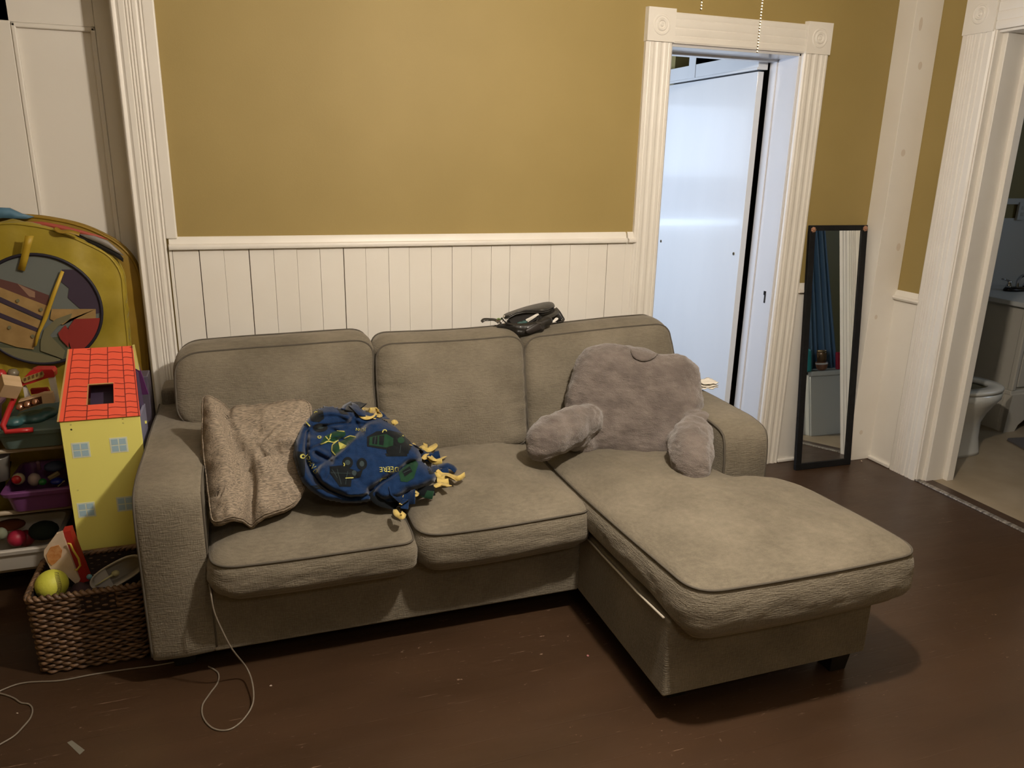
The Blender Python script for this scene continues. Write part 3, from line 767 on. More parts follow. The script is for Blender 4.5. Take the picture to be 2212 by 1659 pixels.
def px4(x, y): return (420+x/3.568, 840+y/3.568)
SIL = roundpoly([px4(*p) for p in ((760, 520), (775, 400), (830, 270), (900, 185), (980, 138), (1060, 130), (1150, 155), (1210, 140), (1300, 160), (1400, 190), (1470, 240), (1560, 290), (1650, 380), (1745, 480), (1760, 560), (1830, 610), (1875, 670), (1860, 720), (1780, 770), (1660, 800), (1600, 870), (1480, 900), (1370, 870), (1280, 885), (1150, 888), (1000, 860), (900, 800), (820, 720), (790, 640))], 6, 200)
def inpoly(P, x, y):
    c = False; n = len(P); j = n-1
    for i in range(n):
        if (P[i][1] > y) != (P[j][1] > y) and x < (P[j][0]-P[i][0])*(y-P[i][1])/(P[j][1]-P[i][1])+P[i][0]: c = not c
        j = i
    return c
def segd(P, x, y, closed=True):
    best = 1e9; n = len(P)
    for i in range(n if closed else n-1):
        ax, ay = P[i]; bx, by = P[(i+1) % n]; dx, dy = bx-ax, by-ay; L2 = dx*dx+dy*dy
        t = 0 if L2 == 0 else max(0, min(1, ((x-ax)*dx+(y-ay)*dy)/L2)); d = math.hypot(x-ax-t*dx, y-ay-t*dy)
        if d < best: best = d
    return best
def soft(P, r=4, n=60): return [tuple(p) for p in roundpoly([px4(*p) for p in P], r, n)]
LAY = [  # raised folded sheets: outline, height in metres, edge radius in px
    (soft([(870, 300), (1000, 280), (1120, 330), (1180, 280), (1215, 240), (1190, 190), (1100, 160), (980, 165), (900, 200), (850, 260)], 4), .018, 9),
    (soft([(880, 360), (1000, 370), (1110, 320), (1180, 330), (1090, 400), (960, 430), (880, 470)], 3), .016, 8),
    (soft([(1050, 520), (1060, 440), (1120, 410), (1200, 365), (1270, 380), (1180, 480), (1100, 540)], 3), .014, 8),
    (soft([(870, 480), (960, 450), (1050, 500), (1010, 560), (940, 580), (880, 560)], 3), .012, 8),
    (soft([(1170, 175), (1290, 150), (1400, 190), (1480, 250), (1400, 290), (1260, 260)], 3), .010, 7),
    (soft([(1010, 560), (1100, 500), (1230, 380), (1320, 270), (1400, 240), (1480, 245), (1560, 292), (1650, 385), (1742, 480), (1756, 555), (1650, 562), (1560, 640), (1450, 705), (1370, 765), (1300, 835), (1180, 835), (1050, 790), (960, 715), (930, 650), (960, 590)], 6, 90), .040, 13),
    (soft([(1372, 800), (1430, 730), (1510, 680), (1620, 600), (1700, 552), (1760, 575), (1840, 620), (1872, 668), (1850, 715), (1760, 755), (1660, 790), (1560, 830), (1450, 850)], 5, 70), .022, 10)]
ROLL = [px4(*p) for p in ((1180, 190), (1120, 163), (1040, 152), (940, 172), (865, 235), (815, 330), (798, 450), (805, 570), (835, 680), (900, 770), (1010, 835), (1150, 858), (1290, 850), (1350, 830))]
CRE = [(((1195, 265), (1100, 275), (1010, 285), (930, 320)), .016, 3.5), (((870, 330), (858, 440), (868, 560), (905, 650), (980, 735), (1080, 800), (1200, 840), (1340, 822)), .020, 3.6),
       (((930, 495), (970, 520), (1050, 560)), .022, 5), (((1030, 580), (1040, 640), (1010, 690)), .008, 5), (((1240, 690), (1330, 760), (1400, 800)), .008, 7), (((1350, 780), (1372, 850), (1400, 880)), .020, 4),
       (((1560, 300), (1500, 380), (1480, 480)), .006, 8), (((1250, 270), (1290, 340)), .012, 4), (((1000, 400), (1080, 385), (1180, 400)), .012, 3.5)]
CRE = [([px4(*p) for p in c], d, w_) for c, d, w_ in CRE]
def edge(d, w_): t = min(d/w_, 1); return math.sqrt(max(0, 1-(1-t)**2))
xs0, xs1, ys0, ys1 = 630, 950, 874, 1094; st = 2.2
NX, NY = int((xs1-xs0)/st), int((ys1-ys0)/st); idx = {}; RV = []; RB = []
SILt = [tuple(p) for p in SIL]
for j in range(NY+1):
    for i in range(NX+1):
        x, y = xs0+i*st, ys0+j*st
        if not inpoly(SILt, x, y): continue
        d = segd(SILt, x, y)
        t = (y-880)/210
        yb = -.675-.35*t-.035*math.sin(PI*min(1, max(0, t)))-.07*max(0, 1-(x-625)/90)*max(0, 1-abs(y-960)/110)-.03*((x-790)/160)*0
        e = edge(d, 26); H = .075*e
        for P, hh, w_ in LAY:
            if inpoly(P, x, y): H += hh*1.2*edge(segd(P, x, y), w_)
        dr = segd(ROLL, x, y, False)
        if dr < 14: H += .030*math.sqrt(1-(dr/14)**2)
        for c_, dd, w_ in CRE: 
            q = segd(c_, x, y, False)
            if q < w_*3: H -= dd*1.35*math.exp(-(q/w_)**2)
        H += .006*noise.noise(Vector((x*.03, y*.03, 1)))+.005*noise.noise(Vector((x*.075, y*.075, 5)))
        p = PY(x, y, yb-H+.07)
        if p.z < .488:   # resting on the seat: slide back along the sight line to the cushion
            q = PZ(x, y, .488+.02*0); p = q
        idx[(i, j)] = len(RV); RV.append(p); RB.append(Vector((p.x, min(p.y+.02+.10*e, -.50), max(.486, p.z-.05*e))))
# smooth the relief a little
nb = {k: [idx[q] for q in ((k[0]+1, k[1]), (k[0]-1, k[1]), (k[0], k[1]+1), (k[0], k[1]-1)) if q in idx] for k in idx}
for it in range(2):
    RV = [RV[v]*.5+sum((RV[q] for q in nb[k]), Vector((0, 0, 0)))*(.5/len(nb[k])) if nb[k] else RV[v] for k, v in sorted(idx.items(), key=lambda kv: kv[1])]
RF_ = []; nv_ = len(RV); ec = {}
for (i, j) in idx:
    q = [(i, j), (i+1, j), (i+1, j+1), (i, j+1)]
    if all(k in idx for k in q):
        f = [idx[k] for k in q]; RF_.append(tuple(f))
        for a_1, a_2 in zip(f, f[1:]+f[:1]): ec[(a_1, a_2)] = ec.get((a_1, a_2), 0)+1
front_n = len(RF_)
par = list(range(nv_))
def root(v):
    while par[v] != v: par[v] = par[par[v]]; v = par[v]
    return v
for f in RF_:
    for v in f[1:]: par[root(v)] = root(f[0])
cnt = {}
for f in RF_: cnt[root(f[0])] = cnt.get(root(f[0]), 0)+1
big = max(cnt, key=cnt.get); RF_ = [f for f in RF_ if root(f[0]) == big]
ec = {}
for f in RF_:
    for a_1, a_2 in zip(f, f[1:]+f[:1]): ec[(a_1, a_2)] = 1
RF_ += [tuple(v+nv_ for v in f[::-1]) for f in RF_]
for (a_1, a_2) in list(ec):
    if (a_2, a_1) not in ec: RF_.append((a_2, a_1, a_1+nv_, a_2+nv_))
used = sorted({v for f in RF_ for v in f}); mp_ = {v: i for i, v in enumerate(used)}
allv = RV+RB; bvv = [allv[v] for v in used]; bff = [tuple(mp_[v] for v in f) for f in RF_]
bo = mesh_obj('fleece', bvv, bff, [M_navy, M_nblack, M_ngreen, M_ngrey, M_nyel], bl, smooth=True)
bb = BVHTree.FromPolygons(bvv, bff)
DV = []; DF = []; DM = []
def decal(poly, mi, lift=.0012, step=3.0):
    """clip a px-space polygon to a grid and lay it on the fleece"""
    bm = bmesh.new(); vs = [bm.verts.new((x, y, 0)) for x, y in poly]; bm.faces.new(vs)
    xs_ = [p[0] for p in poly]; ys_ = [p[1] for p in poly]
    for ax, lo, hi in ((0, min(xs_), max(xs_)), (1, min(ys_), max(ys_))):
        t = lo+step
        while t < hi:
            co_ = (t, 0, 0) if ax == 0 else (0, t, 0); no = (1, 0, 0) if ax == 0 else (0, 1, 0)
            bmesh.ops.bisect_plane(bm, geom=bm.verts[:]+bm.edges[:]+bm.faces[:], plane_co=co_, plane_no=no); t += step
    bmesh.ops.triangulate(bm, faces=bm.faces[:])
    k = len(DV); ok = {}
    for v in bm.verts:
        p = drape(bb, v.co.x, v.co.y, lift); ok[v.index] = p
    bm.verts.ensure_lookup_table(); bm.verts.index_update()
    pts = [drape(bb, v.co.x, v.co.y, lift) for v in bm.verts]
    DV.extend([p if p is not None else Vector((0, 0, 0)) for p in pts])
    for f in bm.faces:
        ii = [v.index for v in f.verts]
        if any(pts[i] is None for i in ii): continue
        if max((pts[ii[0]]-pts[ii[1]]).length, (pts[ii[1]]-pts[ii[2]]).length) > .03: continue
        DF.append(tuple(k+i for i in ii)); DM.append(mi)
    bm.free()
def circ(cx, cy, rx, ry=None, n=18, a0=0):
    ry = ry or rx; return [(cx+rx*math.cos(2*PI*i/n), cy+ry*math.sin(2*PI*i/n)) for i in range(n)]
def line(pts, w_):
    out = []
    for i in range(len(pts)-1):
        a, b = Vector(pts[i]), Vector(pts[i+1]); d = (b-a).normalized(); q = Vector((-d.y, d.x))*w_/2
        out.append([tuple(a+q), tuple(b+q), tuple(b-q), tuple(a-q)])
    return out
def dpoly(pts, mi, lift=.0012): decal([px4(*p) for p in pts], mi, lift)
def dline(pts, w_, mi, lift=.002):
    for q in line([px4(*p) for p in pts], w_/3.568): decal(q, mi, lift, 4)
def dcirc(cx, cy, rx, ry, mi, lift=.0012): decal([px4(*p) for p in circ(cx, cy, rx, ry)], mi, lift)
# tractor upper right
dpoly([(1330, 370), (1400, 330), (1500, 320), (1600, 345), (1660, 400), (1650, 500), (1560, 520), (1480, 470), (1330, 445)], 1)
dpoly([(1350, 375), (1480, 350), (1535, 385), (1530, 440), (1480, 455), (1345, 435)], 2, .0018)
dpoly([(1372, 378), (1412, 368), (1408, 432), (1368, 428)], 1, .0024); dpoly([(1425, 366), (1462, 362), (1455, 440), (1420, 434)], 1, .0024)
dcirc(1590, 400, 58, 52, 1, .0022); dcirc(1590, 400, 26, 24, 2, .0028); dcirc(1630, 440, 40, 48, 1, .0022); dcirc(1520, 480, 40, 34, 1, .0022)
dline([(1395, 370), (1388, 430)], 5, 3, .003); dline([(1590, 440), (1580, 500)], 4, 3, .003); dline([(1560, 350), (1610, 375), (1640, 430)], 4, 3, .003)
dline([(1448, 340), (1455, 322), (1472, 320), (1480, 332)], 7, 4, .003); dline([(1596, 372), (1603, 362), (1610, 372)], 5, 4, .003)
dpoly([(1470, 500), (1640, 505), (1640, 520), (1480, 522)], 1)
# tractor lower centre
dcirc(1180, 570, 42, 44, 1); dcirc(1290, 580, 40, 46, 1); dcirc(1180, 570, 20, 20, 3, .002); dcirc(1290, 580, 18, 22, 3, .002)
dpoly([(1045, 600), (1140, 590), (1260, 640), (1300, 620), (1280, 680), (1210, 700), (1205, 755), (1120, 755), (1080, 700), (1050, 660)], 1)
for q in ((1075, 640, 30), (1150, 660, 26), (1160, 720, 30), (1230, 650, 20)): dcirc(q[0], q[1], q[2], q[2], 3 if q[2] < 25 else 1, .002)
dline([(1060, 620), (1100, 690)], 4, 3, .0026); dline([(1100, 620), (1130, 740)], 4, 3, .0026); dline([(1180, 640), (1165, 740)], 4, 3, .0026); dline([(1050, 650), (1200, 655)], 3, 3, .0026)
dline([(1150, 575), (1158, 590), (1150, 600)], 7, 4, .003); dline([(1165, 692), (1220, 688)], 7, 4, .003)
# tractor top left
dpoly([(895, 215), (930, 160), (990, 170), (1000, 230), (960, 260), (900, 250)], 1); dcirc(970, 300, 58, 34, 1); dcirc(970, 300, 26, 14, 3, .002)
dline([(925, 192), (935, 180), (950, 184)], 8, 4, .003); dline([(855, 245), (885, 285)], 6, 4, .003); dpoly([(1100, 155), (1150, 165), (1190, 200), (1130, 195)], 1)
# green and yellow emblem in the folds
dpoly([(965, 425), (1000, 370), (1080, 330), (1160, 330), (1165, 360), (1090, 400), (1040, 420)], 2)
dpoly([(1065, 500), (1060, 440), (1120, 410), (1200, 370), (1250, 380), (1180, 440), (1090, 515)], 2)
dline([(968, 425), (1030, 405), (1075, 415), (1110, 400)], 8, 4); dline([(1100, 325), (1155, 332)], 7, 4); dline([(1010, 370), (1035, 395), (1055, 350)], 8, 4)
dline([(1090, 515), (1062, 480), (1064, 435), (1100, 405)], 8, 4); dline([(1150, 385), (1200, 365), (1248, 375)], 7, 4)
dpoly([(1110, 410), (1175, 440), (1160, 460), (1120, 470)], 4, .002); dcirc(962, 375, 16, 12, 4, .0018); dcirc(962, 375, 8, 6, 0, .0026)
# left edge marks
dpoly([(775, 480), (850, 490), (850, 670), (800, 690), (780, 600)], 1); dcirc(832, 522, 18, 18, 4, .002); dcirc(834, 522, 9, 9, 1, .0028)
dpoly([(890, 745), (960, 745), (1000, 780), (930, 770)], 1)
# right lobe tractor
dpoly([(1575, 640), (1640, 570), (1700, 545), (1725, 580), (1690, 690), (1640, 720), (1590, 715)], 2); dpoly([(1600, 640), (1660, 600), (1680, 640), (1620, 680)], 1, .002)
dline([(1610, 650), (1665, 625)], 5, 3, .0028); dline([(1425, 710), (1445, 688), (1500, 684)], 8, 4)
dpoly([(1790, 600), (1850, 600), (1860, 650), (1810, 660)], 1)
def wtext(s, px, py, ang, size, mi=4, flip=False):
    cu = bpy.data.curves.new('t', 'FONT'); cu.body = s; cu.size = size; cu.resolution_u = 2; cu.align_x = 'CENTER'; cu.align_y = 'CENTER'
    o = bpy.data.objects.new('t', cu); COL.objects.link(o); bpy.context.view_layer.update()
    me = bpy.data.meshes.new_from_object(o.evaluated_get(bpy.context.evaluated_depsgraph_get())); bpy.data.objects.remove(o)
    ca, sa = math.cos(ang), math.sin(ang); k = len(DV); pts = []
    for v in me.vertices:
        x, y = v.co.x*(-1 if flip else 1), -v.co.y; pts.append(drape(bb, px+x*ca-y*sa, py+x*sa+y*ca, .0030))
    DV.extend([p or Vector((0, 0, 0)) for p in pts])
    for p in me.polygons:
        if any(pts[i] is None for i in p.vertices): continue
        DF.append(tuple(k+i for i in p.vertices)); DM.append(mi)
wtext('DEERE', *px4(1500, 620), -.06+PI, 14.5)
wtext('JOHN', *px4(1282, 318), PI+.05, 9)
wtext('JOHN D', *px4(905, 580), 1.05, 13)
# join the print into the fleece mesh
me = bo.data; o_ = Vector(bl['_o'])
nv = [tuple(v.co) for v in me.vertices]+[tuple(v-o_) for v in DV]; nf = [tuple(p.vertices) for p in me.polygons]; k = len(me.vertices)
m2 = bpy.data.meshes.new('fleece'); m2.from_pydata(nv, [], nf+[tuple(i+k for i in f) for f in DF]); m2.update()
for mm in me.materials: m2.materials.append(mm)
m2.polygons.foreach_set('material_index', [0]*len(nf)+DM); m2.polygons.foreach_set('use_smooth', [True]*len(m2.polygons)); bo.data = m2
# fringe strips: ribbons
def ribbon(path, wd, m, curl=0, name='fringe_strip', parent=None, tilt=0):
    P = [Vector(p) for p in path]
    # resample with catmull
    Q = []
    for i in range(len(P)-1):
        p0, p1, p2, p3 = P[max(i-1, 0)], P[i], P[i+1], P[min(i+2, len(P)-1)]
        for j in range(5):
            t = j/5; Q.append(.5*((2*p1)+(p2-p0)*t+(2*p0-5*p1+4*p2-p3)*t*t+(3*p1-p0-3*p2+p3)*t**3))
    Q.append(P[-1]); V = []
    for i, q in enumerate(Q):
        t = (Q[min(i+1, len(Q)-1)]-Q[max(i-1, 0)]).normalized(); s = t.cross(Vector((math.sin(tilt), -math.cos(tilt)*.6, .8))).normalized()
        s = Matrix.Rotation(curl*i/len(Q), 3, t) @ s; w_ = wd*(.6+.4*min(1, i/3))
        V += [q-s*w_/2, q, q+s*w_/2]
    F = [(i*3+j, i*3+j+1, i*3+4+j, i*3+3+j) for i in range(len(Q)-1) for j in (0, 1)]
    o = mesh_obj(name, V, F, m, parent, smooth=True); md = o.modifiers.new('s', 'SOLIDIFY'); md.thickness = .0018; md.offset = 0; return o
def fr(pxs, y0, y1, wd, m, curl=0, tilt=0):
    n = len(pxs); pts = []
    for i, (a, b) in enumerate([px4(*p) for p in pxs]):
        h_ = drape(bb, a, b, .004+.006*(i/(n-1)))
        if h_ is None:
            if b < 925: h_ = PY(a, b, y0-.05)
            else: h_ = PZ(a, b, .512+.010*math.sin(i*2.1+a)); h_.y = max(h_.y, -1.12)
        pts.append(h_)
    ribbon(pts, wd*1.35, m, curl, parent=bl, tilt=tilt)
Yl, Nv = M_fyel, M_navy
fr([(1240, 190), (1300, 165), (1350, 185), (1400, 165)], -.545, -.585, .016, Yl, 1.5)
fr([(1270, 200), (1320, 235), (1365, 225), (1385, 190)], -.55, -.60, .017, Yl, -1)
fr([(1385, 240), (1400, 190), (1410, 155)], -.565, -.575, .012, Yl, .6); fr([(1410, 225), (1435, 200), (1420, 175)], -.57, -.57, .012, Yl, 1)
fr([(1190, 180), (1240, 150), (1290, 165)], -.54, -.55, .03, M_nblack, .5); fr([(1160, 170), (1210, 140), (1260, 180), (1300, 230)], -.545, -.57, .03, Nv, -.6)
fr([(1430, 180), (1460, 220), (1470, 250)], -.56, -.58, .016, Nv); fr([(1520, 262), (1545, 255), (1555, 275)], -.60, -.60, .014, Yl)
fr([(1660, 440), (1700, 425), (1725, 415)], -.72, -.70, .010, Yl, 1); fr([(1740, 455), (1780, 440), (1770, 400)], -.73, -.72, .013, Yl, .6)
fr([(1755, 440), (1800, 470), (1850, 440), (1835, 430)], -.73, -.75, .018, Yl, -.4); fr([(1690, 440), (1760, 480), (1830, 510), (1890, 505)], -.73, -.76, .02, Nv, .4)
fr([(1760, 540), (1800, 520), (1850, 560), (1910, 565)], -.77, -.79, .016, Yl, 1); fr([(1800, 520), (1860, 550), (1935, 520)], -.77, -.78, .010, Yl, -.8)
fr([(1740, 470), (1800, 530), (1870, 520)], -.76, -.77, .022, Nv, .8); fr([(1860, 600), (1930, 590), (1985, 605), (2015, 635)], -.79, -.80, .02, Nv, -.5)
fr([(1840, 590), (1890, 640), (1960, 640)], -.80, -.81, .022, Nv, .5)
fr([(1870, 625), (1900, 660), (1960, 670), (2030, 690), (2085, 660)], -.81, -.83, .013, Yl, .9)
fr([(1865, 640), (1900, 680), (1950, 670), (2005, 700)], -.82, -.84, .017, Yl, -.8); fr([(1870, 700), (1900, 720), (1960, 715)], -.83, -.84, .016, Yl, .4)
fr([(1850, 755), (1900, 735), (1965, 750)], -.85, -.85, .014, Yl, -.3); fr([(1740, 790), (1780, 810), (1840, 820)], -.90, -.92, .02, M_ngreen, .4)
fr([(1720, 770), (1790, 790), (1850, 780)], -.88, -.89, .026, M_nblack, .6); fr([(1690, 790), (1705, 815), (1710, 770)], -.91, -.90, .012, Yl, .5)
fr([(1600, 820), (1595, 860), (1590, 890)], -.95, -.965, .009, Yl); fr([(1625, 850), (1622, 890), (1618, 925)], -.965, -1.0, .018, Nv)
fr([(1545, 930), (1560, 965), (1600, 985), (1615, 955)], -1.0, -1.01, .013, Yl, .5); fr([(1350, 800), (1450, 850), (1560, 870), (1620, 880)], -.93, -.96, .03, M_nblack, .4)
fr([(1500, 790), (1600, 830), (1700, 830)], -.93, -.93, .035, Nv, .5)

# ------------------------------------------------------------ handbag on the backrest
M_leather = mat('black_leather', ((.012, .011, .010), (.022, .020, .018), 60), .32, bump=[(90, .25, (1, 1, 1))])
M_leather2 = mat('grey_leather', ((.030, .028, .024), (.045, .041, .035), 40), .38, bump=[(90, .25, (1, 1, 1))])
M_silver = mat('silver_metal', (.75, .73, .70), .2, metal=1)
hbag = thing('handbag', 'open black leather shoulder bag lying on top of the sofa back cushions', 'handbag', (1.09, -.24, .90))
def q4(x, y): return (1040+x/10.05, 640+y/10.05)
def bagp(x, y, yy): return PY(*q4(x, y), yy)
def sheet(rows, name, m, parent, thick=.004, sub=2):
    n = len(rows[0]); V = [v for r in rows for v in r]
    F = [(i*n+j, i*n+j+1, (i+1)*n+j+1, (i+1)*n+j) for i in range(len(rows)-1) for j in range(n-1)]
    o = mesh_obj(name, V, F, m, parent, smooth=True); md = o.modifiers.new('s', 'SOLIDIFY'); md.thickness = thick; md.offset = 0
    md = o.modifiers.new('v', 'SUBSURF'); md.levels = sub; md.render_levels = sub; return o
# body: puffy lower body, upper flap with rolled zip edges
g = G()
def tubeB(g, pts, n=12):
    P = [(bagp(a, b, y), r) for a, b, y, r in pts]
    for i in range(len(P)-1):
        L_ = (P[i+1][0]-P[i][0]).length; kk = max(2, int(L_/(min(P[i][1], P[i+1][1])*.4)))
        for j in range(kk+1):
            t = j/kk; g.ball(P[i][0].lerp(P[i+1][0], t), P[i][1]*(1-t)+P[i+1][1]*t, n)
tubeB(g, [(360, 650, -.25, .008), (560, 640, -.26, .014), (800, 690, -.28, .020), (1000, 700, -.29, .024), (1200, 650, -.29, .022), (1450, 540, -.28, .020)])
tubeB(g, [(620, 560, -.22, .016), (900, 560, -.21, .026), (1250, 470, -.20, .030), (1500, 380, -.19, .026), (1650, 470, -.19, .02)])
tubeB(g, [(650, 700, -.27, .010), (780, 780, -.29, .012), (1000, 780, -.30, .014), (1300, 700, -.30, .014)])
bag_body = remesh('bag_body', g, M_leather, hbag, .004, 3, .5)[0]
rows = [[bagp(x, y, yy) for x, y, yy in r] for r in (
    [(450, 400, -.20), (700, 310, -.17), (950, 225, -.15), (1250, 150, -.14), (1500, 100, -.14), (1580, 170, -.14)],
    [(470, 430, -.215), (720, 360, -.205), (950, 265, -.20), (1250, 215, -.195), (1500, 170, -.19), (1600, 220, -.17)],
    [(500, 450, -.23), (740, 375, -.235), (960, 310, -.24), (1250, 300, -.24), (1450, 285, -.23), (1590, 250, -.19)])]
sheet(rows, 'top_flap', M_leather2, hbag, .008)
g = G()
for off, yy in ((0, -.245), (35, -.25)):
    g.tube([bagp(x, y+off, yy) for x, y in ((500, 455), (620, 420), (760, 350), (960, 310), (1150, 310), (1330, 320), (1460, 290), (1570, 240))], .0035, 8)
g.tube([bagp(x, y, -.28) for x, y in ((430, 470), (560, 600), (740, 650), (900, 680), (1040, 640), (1180, 560), (1250, 470))], .0030, 8)
g.build('zip_edge', M_leather, hbag, smooth=True)
# inside lining seen through the gape
rows = [[bagp(x, y, yy) for x, y, yy in r] for r in ([(560, 470, -.235), (760, 370, -.235), (1000, 330, -.235), (1300, 335, -.235)], [(600, 560, -.245), (800, 500, -.24), (1000, 470, -.24), (1300, 420, -.24)], [(720, 640, -.262), (850, 640, -.262), (1000, 600, -.262), (1200, 520, -.262)])]
sheet(rows, 'lining', M_dark, hbag, .002)
ribbon([bagp(x, y, yy) for x, y, yy in ((1600, 260, -.20), (1640, 330, -.22), (1560, 400, -.25), (1400, 470, -.27), (1280, 540, -.29), (1230, 590, -.31))], .022, M_leather2, .3, 'strap', hbag)
ribbon([bagp(x, y, yy) for x, y, yy in ((1620, 250, -.18), (1680, 330, -.18), (1740, 430, -.19), (1775, 520, -.20), (1640, 560, -.22))], .012, M_leather, .3, 'strap', hbag)
rows = [[bagp(x, y, yy) for x, y, yy in r] for r in ([(930, 740, -.32), (1060, 660, -.32), (1190, 590, -.315), (1260, 560, -.31)], [(960, 780, -.325), (1090, 720, -.325), (1210, 670, -.32), (1290, 660, -.315)], [(1010, 830, -.322), (1130, 790, -.322), (1260, 740, -.32), (1340, 710, -.31)])]
sheet(rows, 'strap_tab', mat('brown_black_leather', (.020, .015, .013), .5), hbag, .006)
ribbon([bagp(x, y, yy) for x, y, yy in ((0, 560, -.20), (60, 510, -.20), (160, 505, -.20), (300, 515, -.22), (420, 600, -.24))], .016, M_leather2, 0, 'strap', hbag)
g = G()
g.ball(bagp(490, 440, -.255), .0055, 12); g.ball(bagp(400, 520, -.27), .0035, 10); g.ball(bagp(380, 590, -.27), .0035, 10)
g.tube([bagp(455, 545, -.272), bagp(545, 490, -.272)], .0022, 8); g.ball(bagp(500, 590, -.272), (.005, .002, .003), 10)
for i in range(8): g.tube([bagp(330+14*math.cos(a)+i*8, 540+22*math.sin(a)-i*4, -.27) for a in np.linspace(0, 2*PI, 8, endpoint=False)], .0009, 6, closed=True)
g.build('zip_pull', M_silver, hbag, smooth=True)
kc = G(); 
for i in range(9): kc.ball(bagp(345+14*i, 500-12*math.sin(i*.9)-2*i, -.275), .0032, 8)
tag(kc.build('keychain', mat('green_beads', (.16, .24, .08), .35), smooth=True), 'small green beaded keychain on the left end of the black handbag', 'keychain')
g = G().ball(bagp(850, 590, -.268), (.016, .008, .008), 16).ball(bagp(930, 570, -.268), (.013, .008, .009), 16)
tag(g.build('pouch', mat('teal_fabric', (.030, .085, .080), .6), smooth=True), 'small teal pouch showing inside the open black handbag', 'pouch')
g = G()
for a, b in (((980, 540), (1250, 405)), ((1010, 560), (1200, 440))):
    p, q = bagp(*a, -.262), bagp(*b, -.255); g.add([p, q, q+Vector((0, .012, .006)), p+Vector((0, .012, .004))], [(0, 1, 2, 3)])
o = g.build('paper', mat('white_paper', (.75, .72, .66), .6)); o.modifiers.new('s', 'SOLIDIFY').thickness = .001
tag(o, 'folded white papers sticking up inside the open black handbag', 'paper')
rows = [[bagp(x, y, yy) for x, y, yy in r] for r in ([(1610, 440, -.235), (1700, 480, -.235)], [(1560, 520, -.245), (1640, 530, -.245)], [(1525, 550, -.25), (1545, 585, -.25)])]
o = sheet(rows, 'paper_tissue', mat('white_tissue', (.8, .78, .73), .8), None, .002); tag(o, 'white tissue poking out at the right end of the black handbag', 'tissue')
# tissue on the right armrest
g = G(); c0 = PZ(1524, 836, .655)
for k in range(3):
    V = []; n = 7
    for i in range(n):
        for j in range(n):
            u, v = i/(n-1)-.5, j/(n-1)-.5
            V.append(c0+Vector((u*.075, v*.07, .004+k*.008+.008*noise.noise(Vector((u*4, v*4, k*3)))+.010*abs(u))))
    g.add(V, [(i*n+j, i*n+j+1, (i+1)*n+j+1, (i+1)*n+j) for i in range(n-1) for j in range(n-1)])
o = g.build('napkin', mat('white_napkin', (.78, .74, .66), .85), smooth=True, merge=False); o.modifiers.new('s', 'SOLIDIFY').thickness = .004
tag(o, 'crumpled white napkin on the right armrest behind the plush pillow', 'napkin')
# ------------------------------------------------------------ leaning mirror
mt = thing('leaning_mirror', 'tall narrow black-framed mirror leaning on the wall beside the doorway', 'mirror', (2.84, -.15, 0))
b0, b1 = Vector((2.674, -.139, .0)), Vector((3.024, -.150, .0)); tl = PY(1737, 488, -.012); tr = PY(1860, 485, -.012)
mu = (b1-b0).normalized(); mw = .350; mh = 1.265
upv = ((tl+tr)/2-(b0+b1)/2); upv = (upv-mu*upv.dot(mu)); mh = upv.length; upv.normalize(); mn = mu.cross(upv)*1
if mn.y > 0: mn = -mn
B0 = (b0+b1)/2-mu*mw/2
def MF(u, v, d): return B0+mu*u+upv*v+mn*d
def mbox(g, u0, u1, v0, v1, d0, d1):
    g.add([MF(u0, v0, d0), MF(u1, v0, d0), MF(u1, v1, d0), MF(u0, v1, d0), MF(u0, v0, d1), MF(u1, v0, d1), MF(u1, v1, d1), MF(u0, v1, d1)],
          [(0, 3, 2, 1), (4, 5, 6, 7), (0, 1, 5, 4), (1, 2, 6, 5), (2, 3, 7, 6), (3, 0, 4, 7)])
fw = .034; g = G()
mbox(g, 0, mw, 0, fw, -.012, .008); mbox(g, 0, mw, mh-fw*.8, mh, -.012, .008); mbox(g, 0, fw, fw, mh-fw*.8, -.012, .008); mbox(g, mw-fw, mw, fw, mh-fw*.8, -.012, .008)
g.build('frame', M_black, mt, bevel=.0025)
g = G(); mbox(g, fw*.9, mw-fw*.9, fw*.9, mh-fw*.7, -.004, .0)
g.build('glass', mat('mirror_glass', (.80, .82, .80), .02, metal=1), mt)
g = G(); mbox(g, .004, mw-.004, .004, mh-.004, -.014, -.012); g.build('backing', M_dark, mt)
for (u, v) in ((.018, mh-.022), (mw-.018, mh-.018)):
    g = G(); c = MF(u, v, .010)
    for k in range(7):
        a = 2*PI*k/7; g.ball(c+mu*(.0085*math.cos(a))+upv*(.0085*math.sin(a)), .0065, 8)
    g.ball(c+mn*.004, .007, 10)
    g.build('rosette_clip', mat('copper_rosette', (.45, .24, .15), .4, metal=.5), mt, smooth=True)

# ------------------------------------------------------------ ceiling light with pull chains (lamp hangs just above the frame)
lt = thing('ceiling_light', 'ceiling light fitting above the sofa with two hanging pull chains', 'ceiling light', (.90, -1.98, ZC))
M_ivory = mat('ivory_metal', (.6, .56, .48), .4)
G().lathe([(.0, 0), (.07, 0), (.07, -.02), (.04, -.045), (.014, -.05), (.014, -.22), (.13, -.235), (.145, -.26), (.145, -.31), (.08, -.335), (.03, -.345), (.0, -.345)], (.90, -1.98, ZC), 32).build('housing', M_ivory, lt, smooth=True)
G().tube([(.93, -1.99, 2.42), (LAMP[0], LAMP[1], 2.34), (LAMP[0], LAMP[1], LAMP[2]+.045)], .014, 12).build('lamp_socket', M_ivory, lt, smooth=True)
G().ball((LAMP[0], LAMP[1], LAMP[2]+.02), .028, 16).build('bulb', mat('lamp_bulb', (1, 1, 1), .4, emis=(1, .82, .62, 8)), lt, smooth=True)
M_chain = mat('pull_chain_metal', (.85, .78, .62), .25, metal=.6)
